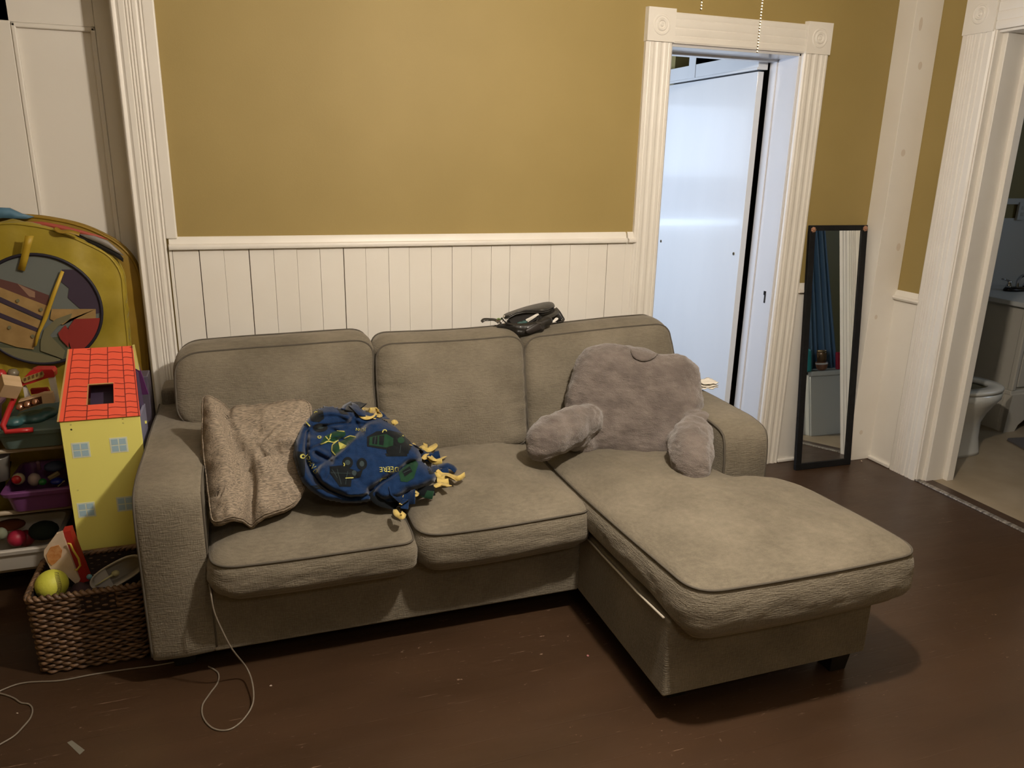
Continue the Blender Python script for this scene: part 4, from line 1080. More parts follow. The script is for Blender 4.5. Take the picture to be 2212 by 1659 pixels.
for (px, py, y) in ((1635.5, 112, -1.93), (1514, 20, -1.93)):
    b = PY(px, py, y); g = G(); z = b.z
    while z < 2.43: g.ball((b.x, b.y, z), .0021, 6); z += .0050
    g.tube([(b.x, b.y, b.z), (b.x, b.y, 2.43)], .0008, 4)
    g.build('pull_chain', M_chain, lt, smooth=True, merge=False)

# ------------------------------------------------------------ pop-up play tent
M_ty = mat('yellow_nylon', ((.29, .215, .016), (.40, .30, .026), 5), .5, sheen=.2, bump=[(9, .6, (1, 1, 1)), (40, .15, (1, 1, 1))])
M_ty2 = mat('amber_nylon', ((.24, .145, .010), (.33, .20, .016), 5), .5, bump=[(9, .6, (1, 1, 1))])
tent = thing('play_tent', 'folded yellow pop-up play tent with a round picture window leaning in the left door recess', 'tent', (-.85, .0, 0))
def xz(px, py, y): p = PY(px, py, y); return (p.x, p.z)
def TN(u, v, w_): return Vector((u, -w_, v))
fr_o = [xz(*p, -.045) for p in ((114, 496), (175, 522), (236, 552), (262, 590), (268, 673), (276, 744), (278, 830))]+[(-.52, .12), (-1.20, .10), (-1.27, .8), (-1.15, 1.16), xz(0, 478, -.045)]
cushion('front_panel', (fr_o, .12), -.030, .050, .016, .004, TN, M_ty, tent, pipe=.004, seed=11, wr=.017, pipe_mat=M_ty, center=(-.85, .68), rnd=.004)
bk_o = [xz(*p, .04) for p in ((76, 469), (177, 488), (253, 526), (290, 565), (305, 620), (314, 700), (317, 790))]+[(-.41, .15), (-.50, .05), (-1.20, .05), (-1.22, .8), (-1.16, 1.20), xz(0, 468, .04)]
cushion('back_panel', (bk_o, .10), -.100, -.045, .010, .004, TN, M_ty2, tent, pipe=.005, seed=12, wr=.008, pipe_mat=M_ty2, center=(-.85, .68), rnd=.004)
def sliver(pxs, y, m, name, th=.006):
    P = [PY(a, b, y) for a, b in pxs]; n = len(P)//2
    V = P; F = [(i, i+1, 2*n-2-i, 2*n-1-i) for i in range(n-1)]
    o = mesh_obj(name, V, F, m, tent, smooth=True); o.modifiers.new('s', 'SOLIDIFY').thickness = th
sliver([(45, 479), (90, 479), (135, 487), (180, 499), (215, 509), (235, 518), (205, 512), (175, 506), (135, 500), (95, 490), (60, 484), (40, 482)], -.012, mat('coral_nylon', (.38, .07, .045), .5), 'coral_layer')
sliver([(172, 505), (205, 510), (232, 520), (255, 540), (268, 553), (262, 551), (242, 540), (215, 526), (190, 516), (172, 507)], -.014, mat('grey_nylon', (.25, .23, .21), .45), 'grey_layer')
sliver([(150, 498), (185, 508), (215, 522), (250, 540), (266, 558), (266, 566), (245, 552), (210, 535), (180, 520), (148, 505)], -.010, M_dark, 'dark_gap')
sliver([(-40, 462), (0, 448), (22, 449), (48, 461), (75, 468), (60, 472), (30, 471), (10, 470), (-10, 472), (-40, 474)], .03, mat('blue_nylon', (.09, .20, .30), .5), 'blue_layer', .02)
ribbon([PY(118, 492, -.07), PY(130, 500, -.075), PY(150, 500, -.075), PY(172, 506, -.07)], .018, M_ty2, 0, 'strap', tent)
sliver([(54, 509), (50, 530), (45, 556), (38, 582), (53, 586), (61, 559), (67, 532), (73, 510)], -.108, mat('bright_yellow_web', (.42, .28, .02), .5), 'strap', .003)
# round picture window (generic raft and sea print, faces left out)
WC = PY(88, 668, -.085); WR = .198
M_w = [mat('window_rim', (.012, .010, .02), .6), mat('print_sky', (.15, .17, .16), .5), mat('print_plank', ((.30, .19, .07), (.38, .25, .10), 20), .5), mat('print_dark', (.05, .035, .06), .5),
       mat('print_red', (.27, .030, .025), .5), mat('print_sea', (.10, .11, .07), .5), mat('print_tan', (.30, .18, .12), .5), mat('print_grey', (.17, .16, .09), .5), mat('yellow_web', (.50, .33, .03), .5), mat('print_plum', (.12, .05, .045), .5)]
pw = G(); wy = WC.y-.010
def clipc(poly, r=WR*.975):
    """clip px polygon against the window circle"""
    pts = [(PY(a, b, wy).x-WC.x, PY(a, b, wy).z-WC.z) for a, b in poly]
    N_ = 72
    for k in range(N_):
        a = 2*PI*k/N_; n = (math.cos(a), math.sin(a)); out = []
        for i in range(len(pts)):
            p, q = pts[i], pts[(i+1) % len(pts)]; dp = p[0]*n[0]+p[1]*n[1]-r; dq = q[0]*n[0]+q[1]*n[1]-r
            if dp <= 0: out.append(p)
            if dp*dq < 0: t = dp/(dp-dq); out.append((p[0]+(q[0]-p[0])*t, p[1]+(q[1]-p[1])*t))
        pts = out
        if len(pts) < 3: return []
    return pts
lay = [0]
def wp(poly, mi):
    p = clipc(poly)
    if len(p) < 3: return
    lay[0] += .0006
    bm = bmesh.new(); bm.faces.new([bm.verts.new((u, 0, v)) for u, v in p]); bmesh.ops.triangulate(bm, faces=bm.faces[:])
    bm.verts.index_update()
    pw.add([(WC.x+v.co.x, wy-lay[0], WC.z+v.co.z) for v in bm.verts], [tuple(v.index for v in f.verts) for f in bm.faces], mi); bm.free()
wp([(-60, 540), (230, 540), (230, 800), (-60, 800)], 1)
def q1(x, y): return (x/3.95, 420+y/3.95)
wp([q1(*p) for p in ((-200, 1300), (1000, 1150), (1000, 1600), (-200, 1600))], 5)
wp([q1(*p) for p in ((0, 720), (150, 760), (420, 860), (420, 960), (0, 800), (-100, 700))], 9)
wp([q1(*p) for p in ((150, 760), (300, 830), (300, 880), (250, 870))], 6)
wp([q1(*p) for p in ((530, 640), (900, 640), (900, 1000), (760, 1030), (690, 980), (580, 880), (590, 800), (520, 740))], 3)
wp([q1(*p) for p in ((-150, 760), (0, 790), (410, 950), (370, 1060), (0, 880), (-150, 850))], 2)
wp([q1(*p) for p in ((-150, 860), (0, 870), (370, 1040), (360, 1070), (0, 915), (-150, 890))], 3)
wp([q1(*p) for p in ((-150, 900), (0, 920), (350, 1075), (330, 1170), (0, 1010), (-150, 980))], 2)
wp([q1(*p) for p in ((-150, 970), (0, 1005), (330, 1140), (320, 1172), (0, 1045), (-150, 1010))], 3)
wp([q1(*p) for p in ((-150, 1020), (0, 1050), (325, 1175), (290, 1320), (150, 1300), (0, 1250), (-150, 1200))], 2)
wp([q1(*p) for p in ((445, 975), (820, 975), (820, 1055), (600, 1060), (540, 1110), (430, 1060))], 2)
wp([q1(*p) for p in ((350, 1250), (380, 1150), (480, 1060), (620, 1010), (600, 1060), (500, 1120), (430, 1200), (560, 1330), (540, 1400), (350, 1330))], 7)
wp([q1(*p) for p in ((-150, 1290), (150, 1310), (340, 1350), (520, 1400), (500, 1480), (200, 1440), (-150, 1350))], 7)
wp([q1(*p) for p in ((640, 1060), (860, 1050), (860, 1400), (640, 1400), (590, 1250), (590, 1130))], 4)
wp([q1(*p) for p in ((500, 1180), (560, 1110), (590, 1150), (590, 1300), (520, 1230))], 4)
# rivets
for (x, y) in ((158, 903), (357, 978), (285, 1205), (88, 1130)):
    wp([q1(x+16*math.cos(a), y+16*math.sin(a)) for a in np.linspace(0, 2*PI, 10, endpoint=False)], 7)
wo = pw.build('window_picture', M_w, tent, merge=False)
g = G().tube([(WC.x+WR*math.cos(a), wy-.004, WC.z+WR*math.sin(a)) for a in np.linspace(0, 2*PI, 64, endpoint=False)], .0058, 8, closed=True)
g.build('window_rim', M_w[0], tent, smooth=True)
sliver([q1(*p) for p in ((520, 650), (440, 850), (370, 1050), (310, 1200), (285, 1300), (312, 1290), (345, 1180), (405, 1060), (470, 870), (548, 662))], wy-.016, M_w[8], 'strap', .003)

# ------------------------------------------------------------ toy rack with bins
M_rod = mat('beige_rack_tube', (.42, .34, .24), .45)
rack = thing('toy_rack', 'toy storage rack with beige tube rails holding plastic bins left of the dollhouse', 'rack', (-1.0, -.25, 0))
rods = [(-.35, .562), (-.12, .562), (-.35, .335), (-.12, .335), (-.35, .118), (-.12, .118)]
for y, z in rods:
    G().tube([(-1.45, y, z), (-.60, y, z)], .0085, 12).build('rail', M_rod, rack, smooth=True)
for x in (-1.46, -.595):
    g = G().add([(x-.009, -.37, 0), (x+.009, -.37, 0), (x+.009, -.08, 0), (x-.009, -.08, 0), (x-.009, -.37, .60), (x+.009, -.37, .60), (x+.009, -.08, .76), (x-.009, -.08, .76)], [(0, 3, 2, 1), (4, 5, 6, 7), (0, 1, 5, 4), (1, 2, 6, 5), (2, 3, 7, 6), (3, 0, 4, 7)])
    g.build('side_panel', mat('dark_rack_side', (.06, .04, .03), .5), rack, bevel=.004)
def bin_(name, label, x0, x1, y0, y1, z0, h, m, tilt=0, rim=None, rz=0, group='plastic toy bins in the rack'):
    """tapered open tub, y0 front; origin at the base"""
    t = thing(name, label, 'bin', ((x0+x1)/2, (y0+y1)/2, z0), group)
    c = Vector(((x0+x1)/2, (y0+y1)/2, z0)); Mx = Matrix.Rotation(tilt, 3, 'X') @ Matrix.Rotation(rz, 3, 'Z')
    a, b = (x1-x0)/2, (y1-y0)/2
    def ring(s, z, o=0): 
        q = roundpoly([(-a*s-o, -b*s-o), (a*s+o, -b*s-o), (a*s+o, b*s+o), (-a*s-o, b*s+o)], .03, 64)
        return [c+Mx @ Vector((p.x, p.y, z)) for p in q]
    R4 = [ring(.84, .0), ring(.86, .008), ring(.94, h-.02), ring(.94, h-.018, .010), ring(.94, h-.004, .014), ring(.94, h, .010), ring(.94, h, -.002), ring(.84, .010, -.002)]
    V = [v for r in R4 for v in r]; m_ = 64
    F = [(i*m_+j, i*m_+(j+1) % m_, (i+1)*m_+(j+1) % m_, (i+1)*m_+j) for i in range(len(R4)-1) for j in range(m_)]+[tuple(range(m_))[::-1], tuple(range(7*m_, 8*m_))]
    o = mesh_obj('tub', V, F, m, t, smooth=True); autosmooth(o, 40)
    return t, c, Mx
M_purp = mat('purple_plastic', (.24, .09, .30), .35); M_plum = mat('plum_plastic', (.18, .06, .19), .35)
M_teal = mat('teal_plastic', (.14, .21, .20), .4); M_wht = mat('white_plastic', (.58, .55, .50), .4); M_red = mat('red_plastic', (.42, .020, .022), .3)
M_woodb = mat('pale_wood', ((.52, .36, .20), (.60, .43, .26), 8, (1, 6, 1)), .6)
teal, tc_, tm = bin_('toy_bin', 'grey-green bin with a red handle on the top rail of the rack', -.835, -.615, -.40, -.08, .575, .072, M_teal)
bin_('toy_bin', 'lilac bin holding a wooden block at the left frame edge of the top rail', -1.16, -.86, -.38, -.08, .575, .115, mat('lilac_plastic', (.33, .17, .42), .35), 0)
plum, _, _ = bin_('toy_bin', 'plum purple bin on the middle rail holding small balls', -.84, -.615, -.40, -.10, .345, .082, M_plum)
bin_('toy_bin', 'white bin on the lowest rail of the rack holding a pink ball', -1.18, -.70, -.40, -.10, .130, .085, M_wht)
bin_('toy_bin', 'dark bin at the left frame edge of the middle rail', -1.18, -.875, -.38, -.10, .350, .09, mat('dark_grey_plastic', (.05, .045, .05), .4))
# red handle rim lying on the teal bin
g = G().tube([PY(*p) for p in ((72, 928, -.415), (45, 930, -.42), (14, 933, -.42), (6, 920, -.41), (18, 890, -.36), (35, 850, -.28), (42, 835, -.24))], .0105, 10, flat=.8)
g.build('handle', M_red, teal, smooth=True)
# toys in the top bins
def topth(g, name, m, label, cat, smooth=True, group=None, bevel=0):
    o = g.build(name, m, smooth=smooth, bevel=bevel); return tag(o, label, cat, group)
b = PY(18, 832, -.30)
o = G().box(-.028, .028, -.028, .028, -.028, .028).build('wooden_block', M_woodb, bevel=.002, loc=PY(20, 835, -.33), rot=(.5, .35, .5)); tag(o, 'plain pale wooden block on top of the lilac bin', 'block')
# toy market stall frame: red roof panel, white posts, red shelf
st = thing('toy_stall', 'red and white toy stall with a lettered roof board standing in the grey-green bin', 'toy', tuple(PY(88, 870, -.28)))
def q3(x, y): return (x/8.29, 780+y/8.29)
def slabq(name, quad, y0, dy, m, parent, ys=None):
    P = [PY(*q3(a, b), (ys[i] if ys else y0)) for i, (a, b) in enumerate(quad)]; n = len(P)
    V = P+[p+Vector((0, dy, 0)) for p in P]
    F = [tuple(range(n)), tuple(range(n, 2*n))[::-1]]+[(i, n+i, n+(i+1) % n, (i+1) % n) for i in range(n)]
    return mesh_obj(name, V, F, m, parent)
slabq('roof', [(355, 370), (540, 180), (620, 150), (930, 150), (970, 200), (975, 285), (860, 300), (560, 400), (370, 450)], -.30, .05, M_red, st)
slabq('sign_board', [(385, 310), (760, 185), (790, 240), (770, 285), (440, 395), (400, 370)], -.306, .004, mat('tan_sign', (.36, .25, .08), .5), st)
M_mark = mat('brown_mark', (.12, .06, .015), .6)
for i in range(5):
    x = 430+i*72; y = 335-i*26
    slabq('sign_mark', [(x, y-30), (x+34, y-40), (x+40, y+8), (x+16, y+26), (x+4, y+10)], -.309, .003, M_mark, st)
slabq('post', [(860, 300), (970, 285), (1045, 735), (970, 750)], -.295, .02, mat('white_toy_plastic', (.62, .60, .56), .4), st)
slabq('post', [(410, 460), (440, 460), (535, 655), (445, 685)], -.285, .02, bpy.data.materials['white_toy_plastic'], st)
slabq('shelf', [(540, 510), (840, 490), (880, 555), (560, 600)], -.24, .02, M_red, st)
sp = thing('spice_tray', 'wooden tray with three shiny copper cups leaning in front of the toy stall', 'toy', tuple(PY(60, 875, -.33)))
slabq('tray', [(330, 720), (600, 640), (760, 585), (920, 575), (965, 750), (760, 765), (350, 905), (335, 860)], -.335, .03, M_woodb, sp)
for x, y in ((365, 815), (500, 770), (640, 725)):
    p = PY(*q3(x, y), -.345); G().lathe([(.0, .014), (.010, .014), (.0115, .0), (.0095, -.010), (0, -.012)], p, 16, 'y').build('cup', mat('copper_cup', (.55, .30, .20), .2, metal=.9), sp, smooth=True)
slabq('tray_inlay', [(335, 740), (740, 630), (760, 760), (345, 870)], -.3365, .002, mat('dark_copper', (.10, .05, .03), .3, metal=.6), sp)
# teal plastic lump toys
g = G().ball(PY(*q3(600, 1000), -.30), (.055, .05, .020), 20).ball(PY(*q3(850, 930), -.29), (.035, .04, .018), 16).ball(PY(*q3(260, 1090), -.34), (.03, .03, .018), 14)
o, _, _ = remesh('toy_case', g, mat('dark_teal_plastic', (.045, .12, .125), .35, bump=[(40, .8, (1, 1, 1))]), None, .004, 3, .5, lambda c, n: .003*noise.noise(c*40)); tag(o, 'dark teal moulded plastic toy case lying in the grey-green bin', 'toy')
# lilac bin companion: small red thing and clear cup
topth(G().ball(PY(*q3(10, 230), -.28), (.018, .02, .016), 12), 'toy_ball', M_red, 'small red toy behind the wooden block at the left frame edge', 'toy')
topth(G().lathe([(.0, 0), (.017, 0), (.019, .01), (.012, .022), (0, .024)], PY(*q3(240, 260), -.26), 16), 'toy_cup', mat('smoky_plastic', (.18, .15, .10), .3), 'small smoky cup between the wooden block and the toy stall', 'toy')
# middle bin contents
def qb(x, y): return (x/5.925, 960+y/5.925)
p = PY(*qb(235, 440), -.33)
ballt = thing('toy_ball', 'white-rimmed red ball in the plum purple bin', 'ball', tuple(p))
G().ball(p, .021, 20).build('shell', mat('cream_ball', (.40, .33, .22), .4), ballt, smooth=True)
Mr = Matrix.Rotation(-.3, 3, 'X'); G().ball(p+Vector((-.002, -.012, .002)), (.0165, .0125, .0155), 18).build('face', M_red, ballt, smooth=True)
topth(G().ball(PY(*qb(545, 480), -.345), (.013, .013, .012), 16), 'toy_ball', mat('green_plastic', (.02, .16, .035), .4), 'small green ball in the plum purple bin', 'ball')
topth(G().ball(PY(*qb(440, 450), -.31), (.021, .02, .024), 16), 'toy_egg', mat('pinkish_white', (.35, .27, .25), .6), 'off-white rounded toy between the red and the green ball', 'toy')
o = G().box(-.020, .020, -.006, .006, -.008, .008).build('toy_track', mat('olive_tan_plastic', (.26, .20, .10), .5), bevel=.004, loc=PY(*qb(690, 400), -.31), rot=(.2, -.45, .2)); tag(o, 'olive tan toy piece at the right of the plum purple bin', 'toy')
topth(G().ball(PY(*qb(730, 470), -.34), (.022, .02, .012), 14), 'toy_car', mat('royal_blue_plastic', (.01, .02, .22), .4), 'dark blue toy under the olive tan piece in the plum bin', 'toy')
topth(G().ball(PY(*qb(700, 280), -.24), (.035, .03, .018), 14), 'doll_dress', mat('slate_blue_cloth', (.06, .08, .15), .8), 'slate blue cloth toy at the back of the plum purple bin', 'toy')
topth(G().lathe([(0, 0), (.008, 0), (.006, .02), (.0085, .03), (0, .034)], PY(*qb(500, 320), -.26), 12), 'toy_figure', mat('mauve_plastic', (.20, .10, .14), .5), 'small mauve peg toy standing behind the off-white toy', 'toy')
ribbon([PY(*qb(a, b_), -.35) for a, b_ in ((740, 540), (790, 490), (830, 465))], .005, mat('cream_strap', (.4, .35, .2), .6), 0, 'toy_strap', None)
tag(bpy.context.scene.collection.objects[-1], 'thin cream strap hooked over the right rim of the plum bin', 'strap')
# lowest bin contents
topth(G().ball(PY(*qb(215, 1200), -.32), .030, 20), 'toy_ball', mat('pink_red_ball', (.38, .018, .050), .45), 'bright pink ball in the white bottom bin', 'ball')
topth(G().ball(PY(*qb(330, 1200), -.27), .030, 20), 'toy_ball', mat('dark_red_ball', (.20, .012, .02), .5), 'dark red ball just right of the pink one in the white bin', 'ball')
topth(G().ball(PY(*qb(130, 1030), -.22), (.05, .03, .02), 16), 'toy_cushion', mat('rust_cloth', (.16, .04, .015), .9), 'rust red cloth toy behind the balls in the white bin', 'toy')
topth(G().ball(PY(*qb(20, 1140), -.34), (.018, .018, .022), 14), 'plush_toy', mat('pale_green_plush', (.22, .24, .17), .9, bump=[(60, .6, (1, 1, 1))]), 'pale green plush toy at the left frame edge of the bottom bin', 'toy')
g = G(); g.ball(PY(*qb(560, 1100), -.27), (.05, .04, .035), 16)
topth(g, 'dark_toy', mat('dark_green_cloth', (.012, .02, .012), .9), 'very dark green cloth toy at the right of the white bottom bin', 'toy')
topth(G().lathe([(0, 0), (.03, 0), (.04, .08), (.042, .085), (.036, .085), (.028, .005), (0, .004)], PY(0, 1035, -.33), 24), 'toy_bowl', mat('clear_grey_plastic', (.2, .19, .17), .3), 'greyish clear bowl in the dark bin at the left frame edge', 'bowl')

# ------------------------------------------------------------ dollhouse
DY = -.55
dh = thing('dollhouse', 'yellow wooden dollhouse with a red tiled roof standing beside the left armrest', 'dollhouse', (-.48, -.45, .25))
M_dy = mat('yellow_paint', (.90, .84, .22), .5); M_dr = mat('red_roof_paint', (.84, .10, .045), .5); M_mdf = mat('mdf_edge', (.50, .30, .11), .6)
M_lb = mat('pale_blue_print', (.40, .58, .68), .5); M_lw = mat('window_white_print', (.72, .76, .62), .5); M_dp = mat('purple_print', (.20, .055, .24), .5); M_rl = mat('roof_line', (.22, .012, .004), .6)
dx0, dx1, dz0, dz1 = -.600, -.366, .254, .716
G().box(dx0, dx1, DY, DY+.008, dz0, dz1).box(dx0, dx1, DY, DY+.15, dz0-.006, dz0, 1).build('front_wall', [M_dy, M_mdf], dh, bevel=.0012)
G().box(dx0, dx0+.008, DY+.008, DY+.16, dz0, dz1-.01).build('side_wall', M_mdf, dh); G().box(dx1-.008, dx1, DY+.008, DY+.16, dz0, dz1-.01).build('side_wall', mat('lilac_print', (.25, .25, .36), .5), dh)
G().box(dx0+.008, dx1-.008, DY+.152, DY+.16, dz0, dz1).build('back_wall', M_dy, dh)
for (px, py) in ((175, 972), (257, 961), (187, 1101), (271, 1088)):
    c = PY(px, py, DY); g = G(); s = .0235
    g.box(c.x-s-.003, c.x+s+.003, DY-.0008, DY, c.z-s-.003, c.z+s+.003, 0)
    for a in (-1, 1):
        for b_ in (-1, 1):
            cx_, cz_ = c.x+a*s*.5, c.z+b_*s*.5; g.box(cx_-s*.42, cx_+s*.42, DY-.0014, DY, cz_-s*.42, cz_+s*.42, 1)
    g.build('window', [M_lw, M_lb], dh)
for (px, py) in ((153, 918), (154, 928), (265, 905), (266, 914), (168, 1059)):
    c = PY(px, py, DY); G().lathe([(0, -.0014), (.0028, -.001), (.003, 0), (0, 0)], c, 12, 'y').build('screw', M_black, dh, smooth=True)
# roof slope with skylight hole
r0, r1 = Vector((dx0-.004, DY-.006, dz1+.001)), Vector((dx1+.002, DY-.006, dz1+.001))
tL, tR = PY(150, 756, -.42), PY(286, 745, -.42)
tz = (tL.z+tR.z)/2; ty = -.42
def RF(u, v, d=0):
    a = Vector((dx0, DY-.006, dz1)); b_ = Vector((dx1+.002, DY-.006, dz1)); c = Vector((dx0-.004, ty, tz)); nn = Vector((0, -(tz-dz1), (ty-DY+.006))).normalized()
    lo = a.lerp(b_, u); hi = Vector((tL.x, ty, tz)).lerp(Vector((tR.x, ty, tz)), u)
    return lo.lerp(hi, v)+nn*d
def rfbox(g, u0, u1, v0, v1, d0, d1, mi=0):
    g.add([RF(u0, v0, d0), RF(u1, v0, d0), RF(u1, v1, d0), RF(u0, v1, d0), RF(u0, v0, d1), RF(u1, v0, d1), RF(u1, v1, d1), RF(u0, v1, d1)],
          [(0, 3, 2, 1), (4, 5, 6, 7), (0, 1, 5, 4), (1, 2, 6, 5), (2, 3, 7, 6), (3, 0, 4, 7)], mi)
g = G(); hu0, hu1, hv0, hv1 = .335, .675, .20, .485
for q in ((0, hu0, 0, 1), (hu1, 1, 0, 1), (hu0, hu1, 0, hv0), (hu0, hu1, hv1, 1)): rfbox(g, *q, -.008, 0)
roof = g.build('roof', M_dr, dh)
g = G()
for u in (.06, .335, .60, .83, .985): 
    for (va, vb) in (((0, hv0), (hv1, 1)) if hu0 < u < hu1 else ((0, 1),)): rfbox(g, u-.006, u+.006, va, vb, 0, .0008)
for i in range(12):
    v = .04+i*.087
    segs = ((.06, .335), (.335, .60), (.60, .83), (.83, .985))
    for (ua, ub) in segs:
        for k in range(5):
            a, b_ = ua+(ub-ua)*k/5, ua+(ub-ua)*(k+1)/5; um = (a+b_)/2
            if hv0-.02 < v < hv1+.02 and hu0-.02 < um < hu1+.02: continue
            vf = lambda q: v+.008*math.sin((q-ua)/(ub-ua)*PI*1.6)+.012*math.sin(i*2.1+ua*9)
            v0, v1 = vf(a), vf(b_)
            if max(v0, v1) < .985 and min(v0, v1) > .005:
                g.add([RF(a, v0-.004, .0009), RF(b_, v1-.004, .0009), RF(b_, v1+.004, .0009), RF(a, v0+.004, .0009)], [(0, 1, 2, 3)])
g.build('roof_tile_lines', M_rl, dh)
g = G(); rfbox(g, hu0-.012, hu0, hv0, hv1, -.008, .001); rfbox(g, hu0-.012, hu1, hv1-.01, hv1+.004, -.008, .001); g.build('skylight_frame', M_mdf, dh)
g = G(); rfbox(g, -.025, 0, 0, 1.0, -.010, .0); g.build('barge_board', M_mdf, dh)
g = G(); rfbox(g, hu0-.02, hu1+.02, hv0-.05, hv1+.05, -.06, -.058); g.build('attic_floor', mat('dark_purple', (.03, .015, .045), .5), dh)
# back slope and gable, open right side panels
g = G().add([RF(0, 1, -.008), RF(1, 1, -.008), (dx1+.002, ty+.13, dz1), (dx0-.004, ty+.13, dz1)], [(0, 1, 2, 3)]); o = g.build('roof', M_dp, dh); o.modifiers.new('s', 'SOLIDIFY').thickness = .008
P = [PY(285, 746, -.42), PY(290, 744, -.42), PY(301, 799, -.40), PY(287, 792, -.41)]
o = mesh_obj('gable_flap', P, [(0, 1, 2, 3)], mat('gable_yellow', (.68, .62, .20), .5), dh); o.modifiers.new('s', 'SOLIDIFY').thickness = .008
for (quad, y, m, nm) in (([(287, 798), (291, 800), (305, 905), (291, 912)], -.44, M_dp, 'open_side_panel'), ([(294, 800), (299, 805), (317, 908), (305, 906)], -.40, mat('grey_purple_print', (.10, .07, .14), .5), 'open_side_panel'),
                         ([(303, 893), (315, 890), (317, 913), (304, 911)], -.398, mat('magenta_print', (.26, .06, .28), .5), 'side_panel_stripe'),
                         ([(291, 911), (317, 910), (317, 915), (291, 917)], -.45, M_dy, 'floor_panel'), ([(292, 918), (304, 918), (306, 960), (298, 975)], -.46, mat('pale_lilac_print', (.25, .25, .36), .5), 'open_side_panel'),
                         ([(305, 918), (312, 918), (311, 935), (305, 950)], -.43, mat('pale_teal_print', (.22, .36, .36), .5), 'open_side_panel')):
    o = mesh_obj(nm, [PY(a, b_, y) for a, b_ in quad], [(0, 1, 2, 3)], m, dh); o.modifiers.new('s', 'SOLIDIFY').thickness = .006
o = G().box(-.61, -.37, -.54, -.42, 0, .243).build('storage_crate', mat('dark_brown_wood', (.022, .012, .008), .6), bevel=.004); tag(o, 'dark brown crate in the shadow under the yellow dollhouse', 'crate')
# grey lilac plastic piece behind the dollhouse, right
o = G().box(-.400, -.365, -.26, -.17, 0, .77).build('easel_board', mat('grey_lilac_plastic', (.10, .085, .12), .4), bevel=.004); tag(o, 'grey-lilac board in the gap between the dollhouse and the armrest', 'board')

# ------------------------------------------------------------ wicker basket
bk = thing('wicker_basket', 'dark brown woven basket of toys on the floor beside the left armrest', 'basket', (-.53, -.76, 0))
M_wick = mat('brown_wicker', ((.050, .026, .014), (.20, .115, .062), 45, (.5, .5, 3)), .5, bump=[(90, .5, (1, 1, 3))])
kx0, kx1, ky0, ky1, kh = -.690, -.372, -.862, -.60, .262
rows_ = 25; g = G()
def peri(s, z):
    q = roundpoly([(kx0*s+(1-s)*(-.53), ky0*s+(1-s)*(-.73)), (kx1*s+(1-s)*(-.53), ky0*s+(1-s)*(-.73)), (kx1*s+(1-s)*(-.53), ky1*s+(1-s)*(-.73)), (kx0*s+(1-s)*(-.53), ky1*s+(1-s)*(-.73))], .03, 280)
    return q
for r in range(rows_):
    z = .010+r*(kh-.022)/(rows_-1); s = .955+.045*z/kh
    q = peri(s, z); n = len(q); pts = []; rr = []
    for i, p in enumerate(q):
        ph = i*2*PI/(n/26)+(PI if r % 2 else 0); t = (q[(i+1) % n]-q[i-1]).normalized(); nn = Vector((t.y, -t.x))
        dd = .0034*math.sin(ph)
        if z > .20 and abs(p.x+.50) < .05 and p.y < ky0+.03: dd -= .012
        pts.append((p.x+nn.x*dd, p.y+nn.y*dd, z+.0012*math.sin(ph*.5+r))); rr.append(.0042*(1+.25*math.sin(ph)))
    g.tube(pts, rr, 7, closed=True, flat=1.1)
g.build('weave', M_wick, bk, smooth=True, merge=False)
g = G(); q = peri(1.0, kh)
for k in range(2):
    g.tube([(p.x+.004*math.cos(i*.7+k*PI), p.y+.004*math.cos(i*.7+k*PI), kh+.003+.005*math.sin(i*.7+k*PI)) for i, p in enumerate(q)], .0062, 7, closed=True)
g.build('rim', M_wick, bk, smooth=True, merge=False)
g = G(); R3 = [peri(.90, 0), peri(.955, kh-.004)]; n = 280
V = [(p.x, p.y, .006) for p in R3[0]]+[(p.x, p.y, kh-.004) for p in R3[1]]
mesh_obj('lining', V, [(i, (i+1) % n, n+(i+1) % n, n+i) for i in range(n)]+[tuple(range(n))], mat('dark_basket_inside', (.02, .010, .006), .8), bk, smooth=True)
# softball
sb = thing('softball', 'yellow-green softball resting on the front left corner of the wicker basket', 'ball', tuple(PY(112, 1262, -.775)))
sc_ = PY(112, 1263, -.775); SR = .0465
G().ball(sc_, SR, 40).build('cover', mat('optic_yellow_leather', ((.50, .52, .055), (.60, .60, .075), 8), .55, bump=[(160, .2, (1, 1, 1))]), sb, smooth=True)
g = G(); g2 = G()
toC = (CAM-sc_).normalized(); sx = Vector((1, 0, 0)); sx = (sx-toC*sx.dot(toC)).normalized(); sy = toC.cross(sx)
if sy.z < 0: sy = -sy
def onb(a, b_): # offsets in units of R
    q = sx*a+sy*b_+toC*math.sqrt(max(0, 1-a*a-b_*b_)); return sc_+q*SR*1.004
seam1 = [(.34, .93), (.30, .75), (.30, .55), (.34, .35), (.38, .15), (.42, -.05), (.44, -.25), (.40, -.45), (.30, -.62)]
seam2 = [(-.80, -.45), (-.62, -.62), (-.42, -.74), (-.20, -.80), (.02, -.80), (.2, -.72)]
for sm in (seam1, seam2):
    P = [onb(*p) for p in sm]; Q = []
    for i in range(len(P)-1):
        for j in range(6): Q.append(P[i].lerp(P[i+1], j/6))
    for i, p in enumerate(Q):
        t = (Q[min(i+1, len(Q)-1)]-Q[max(0, i-1)]).normalized(); nr_ = (p-sc_).normalized(); s = t.cross(nr_)
        if i % 2 == 0:
            g.tube([p, p+s*.0062+t*.0028], .0007, 5); g.tube([p, p-s*.0062+t*.0028], .0007, 5)
g.build('stitching', mat('dark_red_thread', (.05, .02, .012), .7), sb)
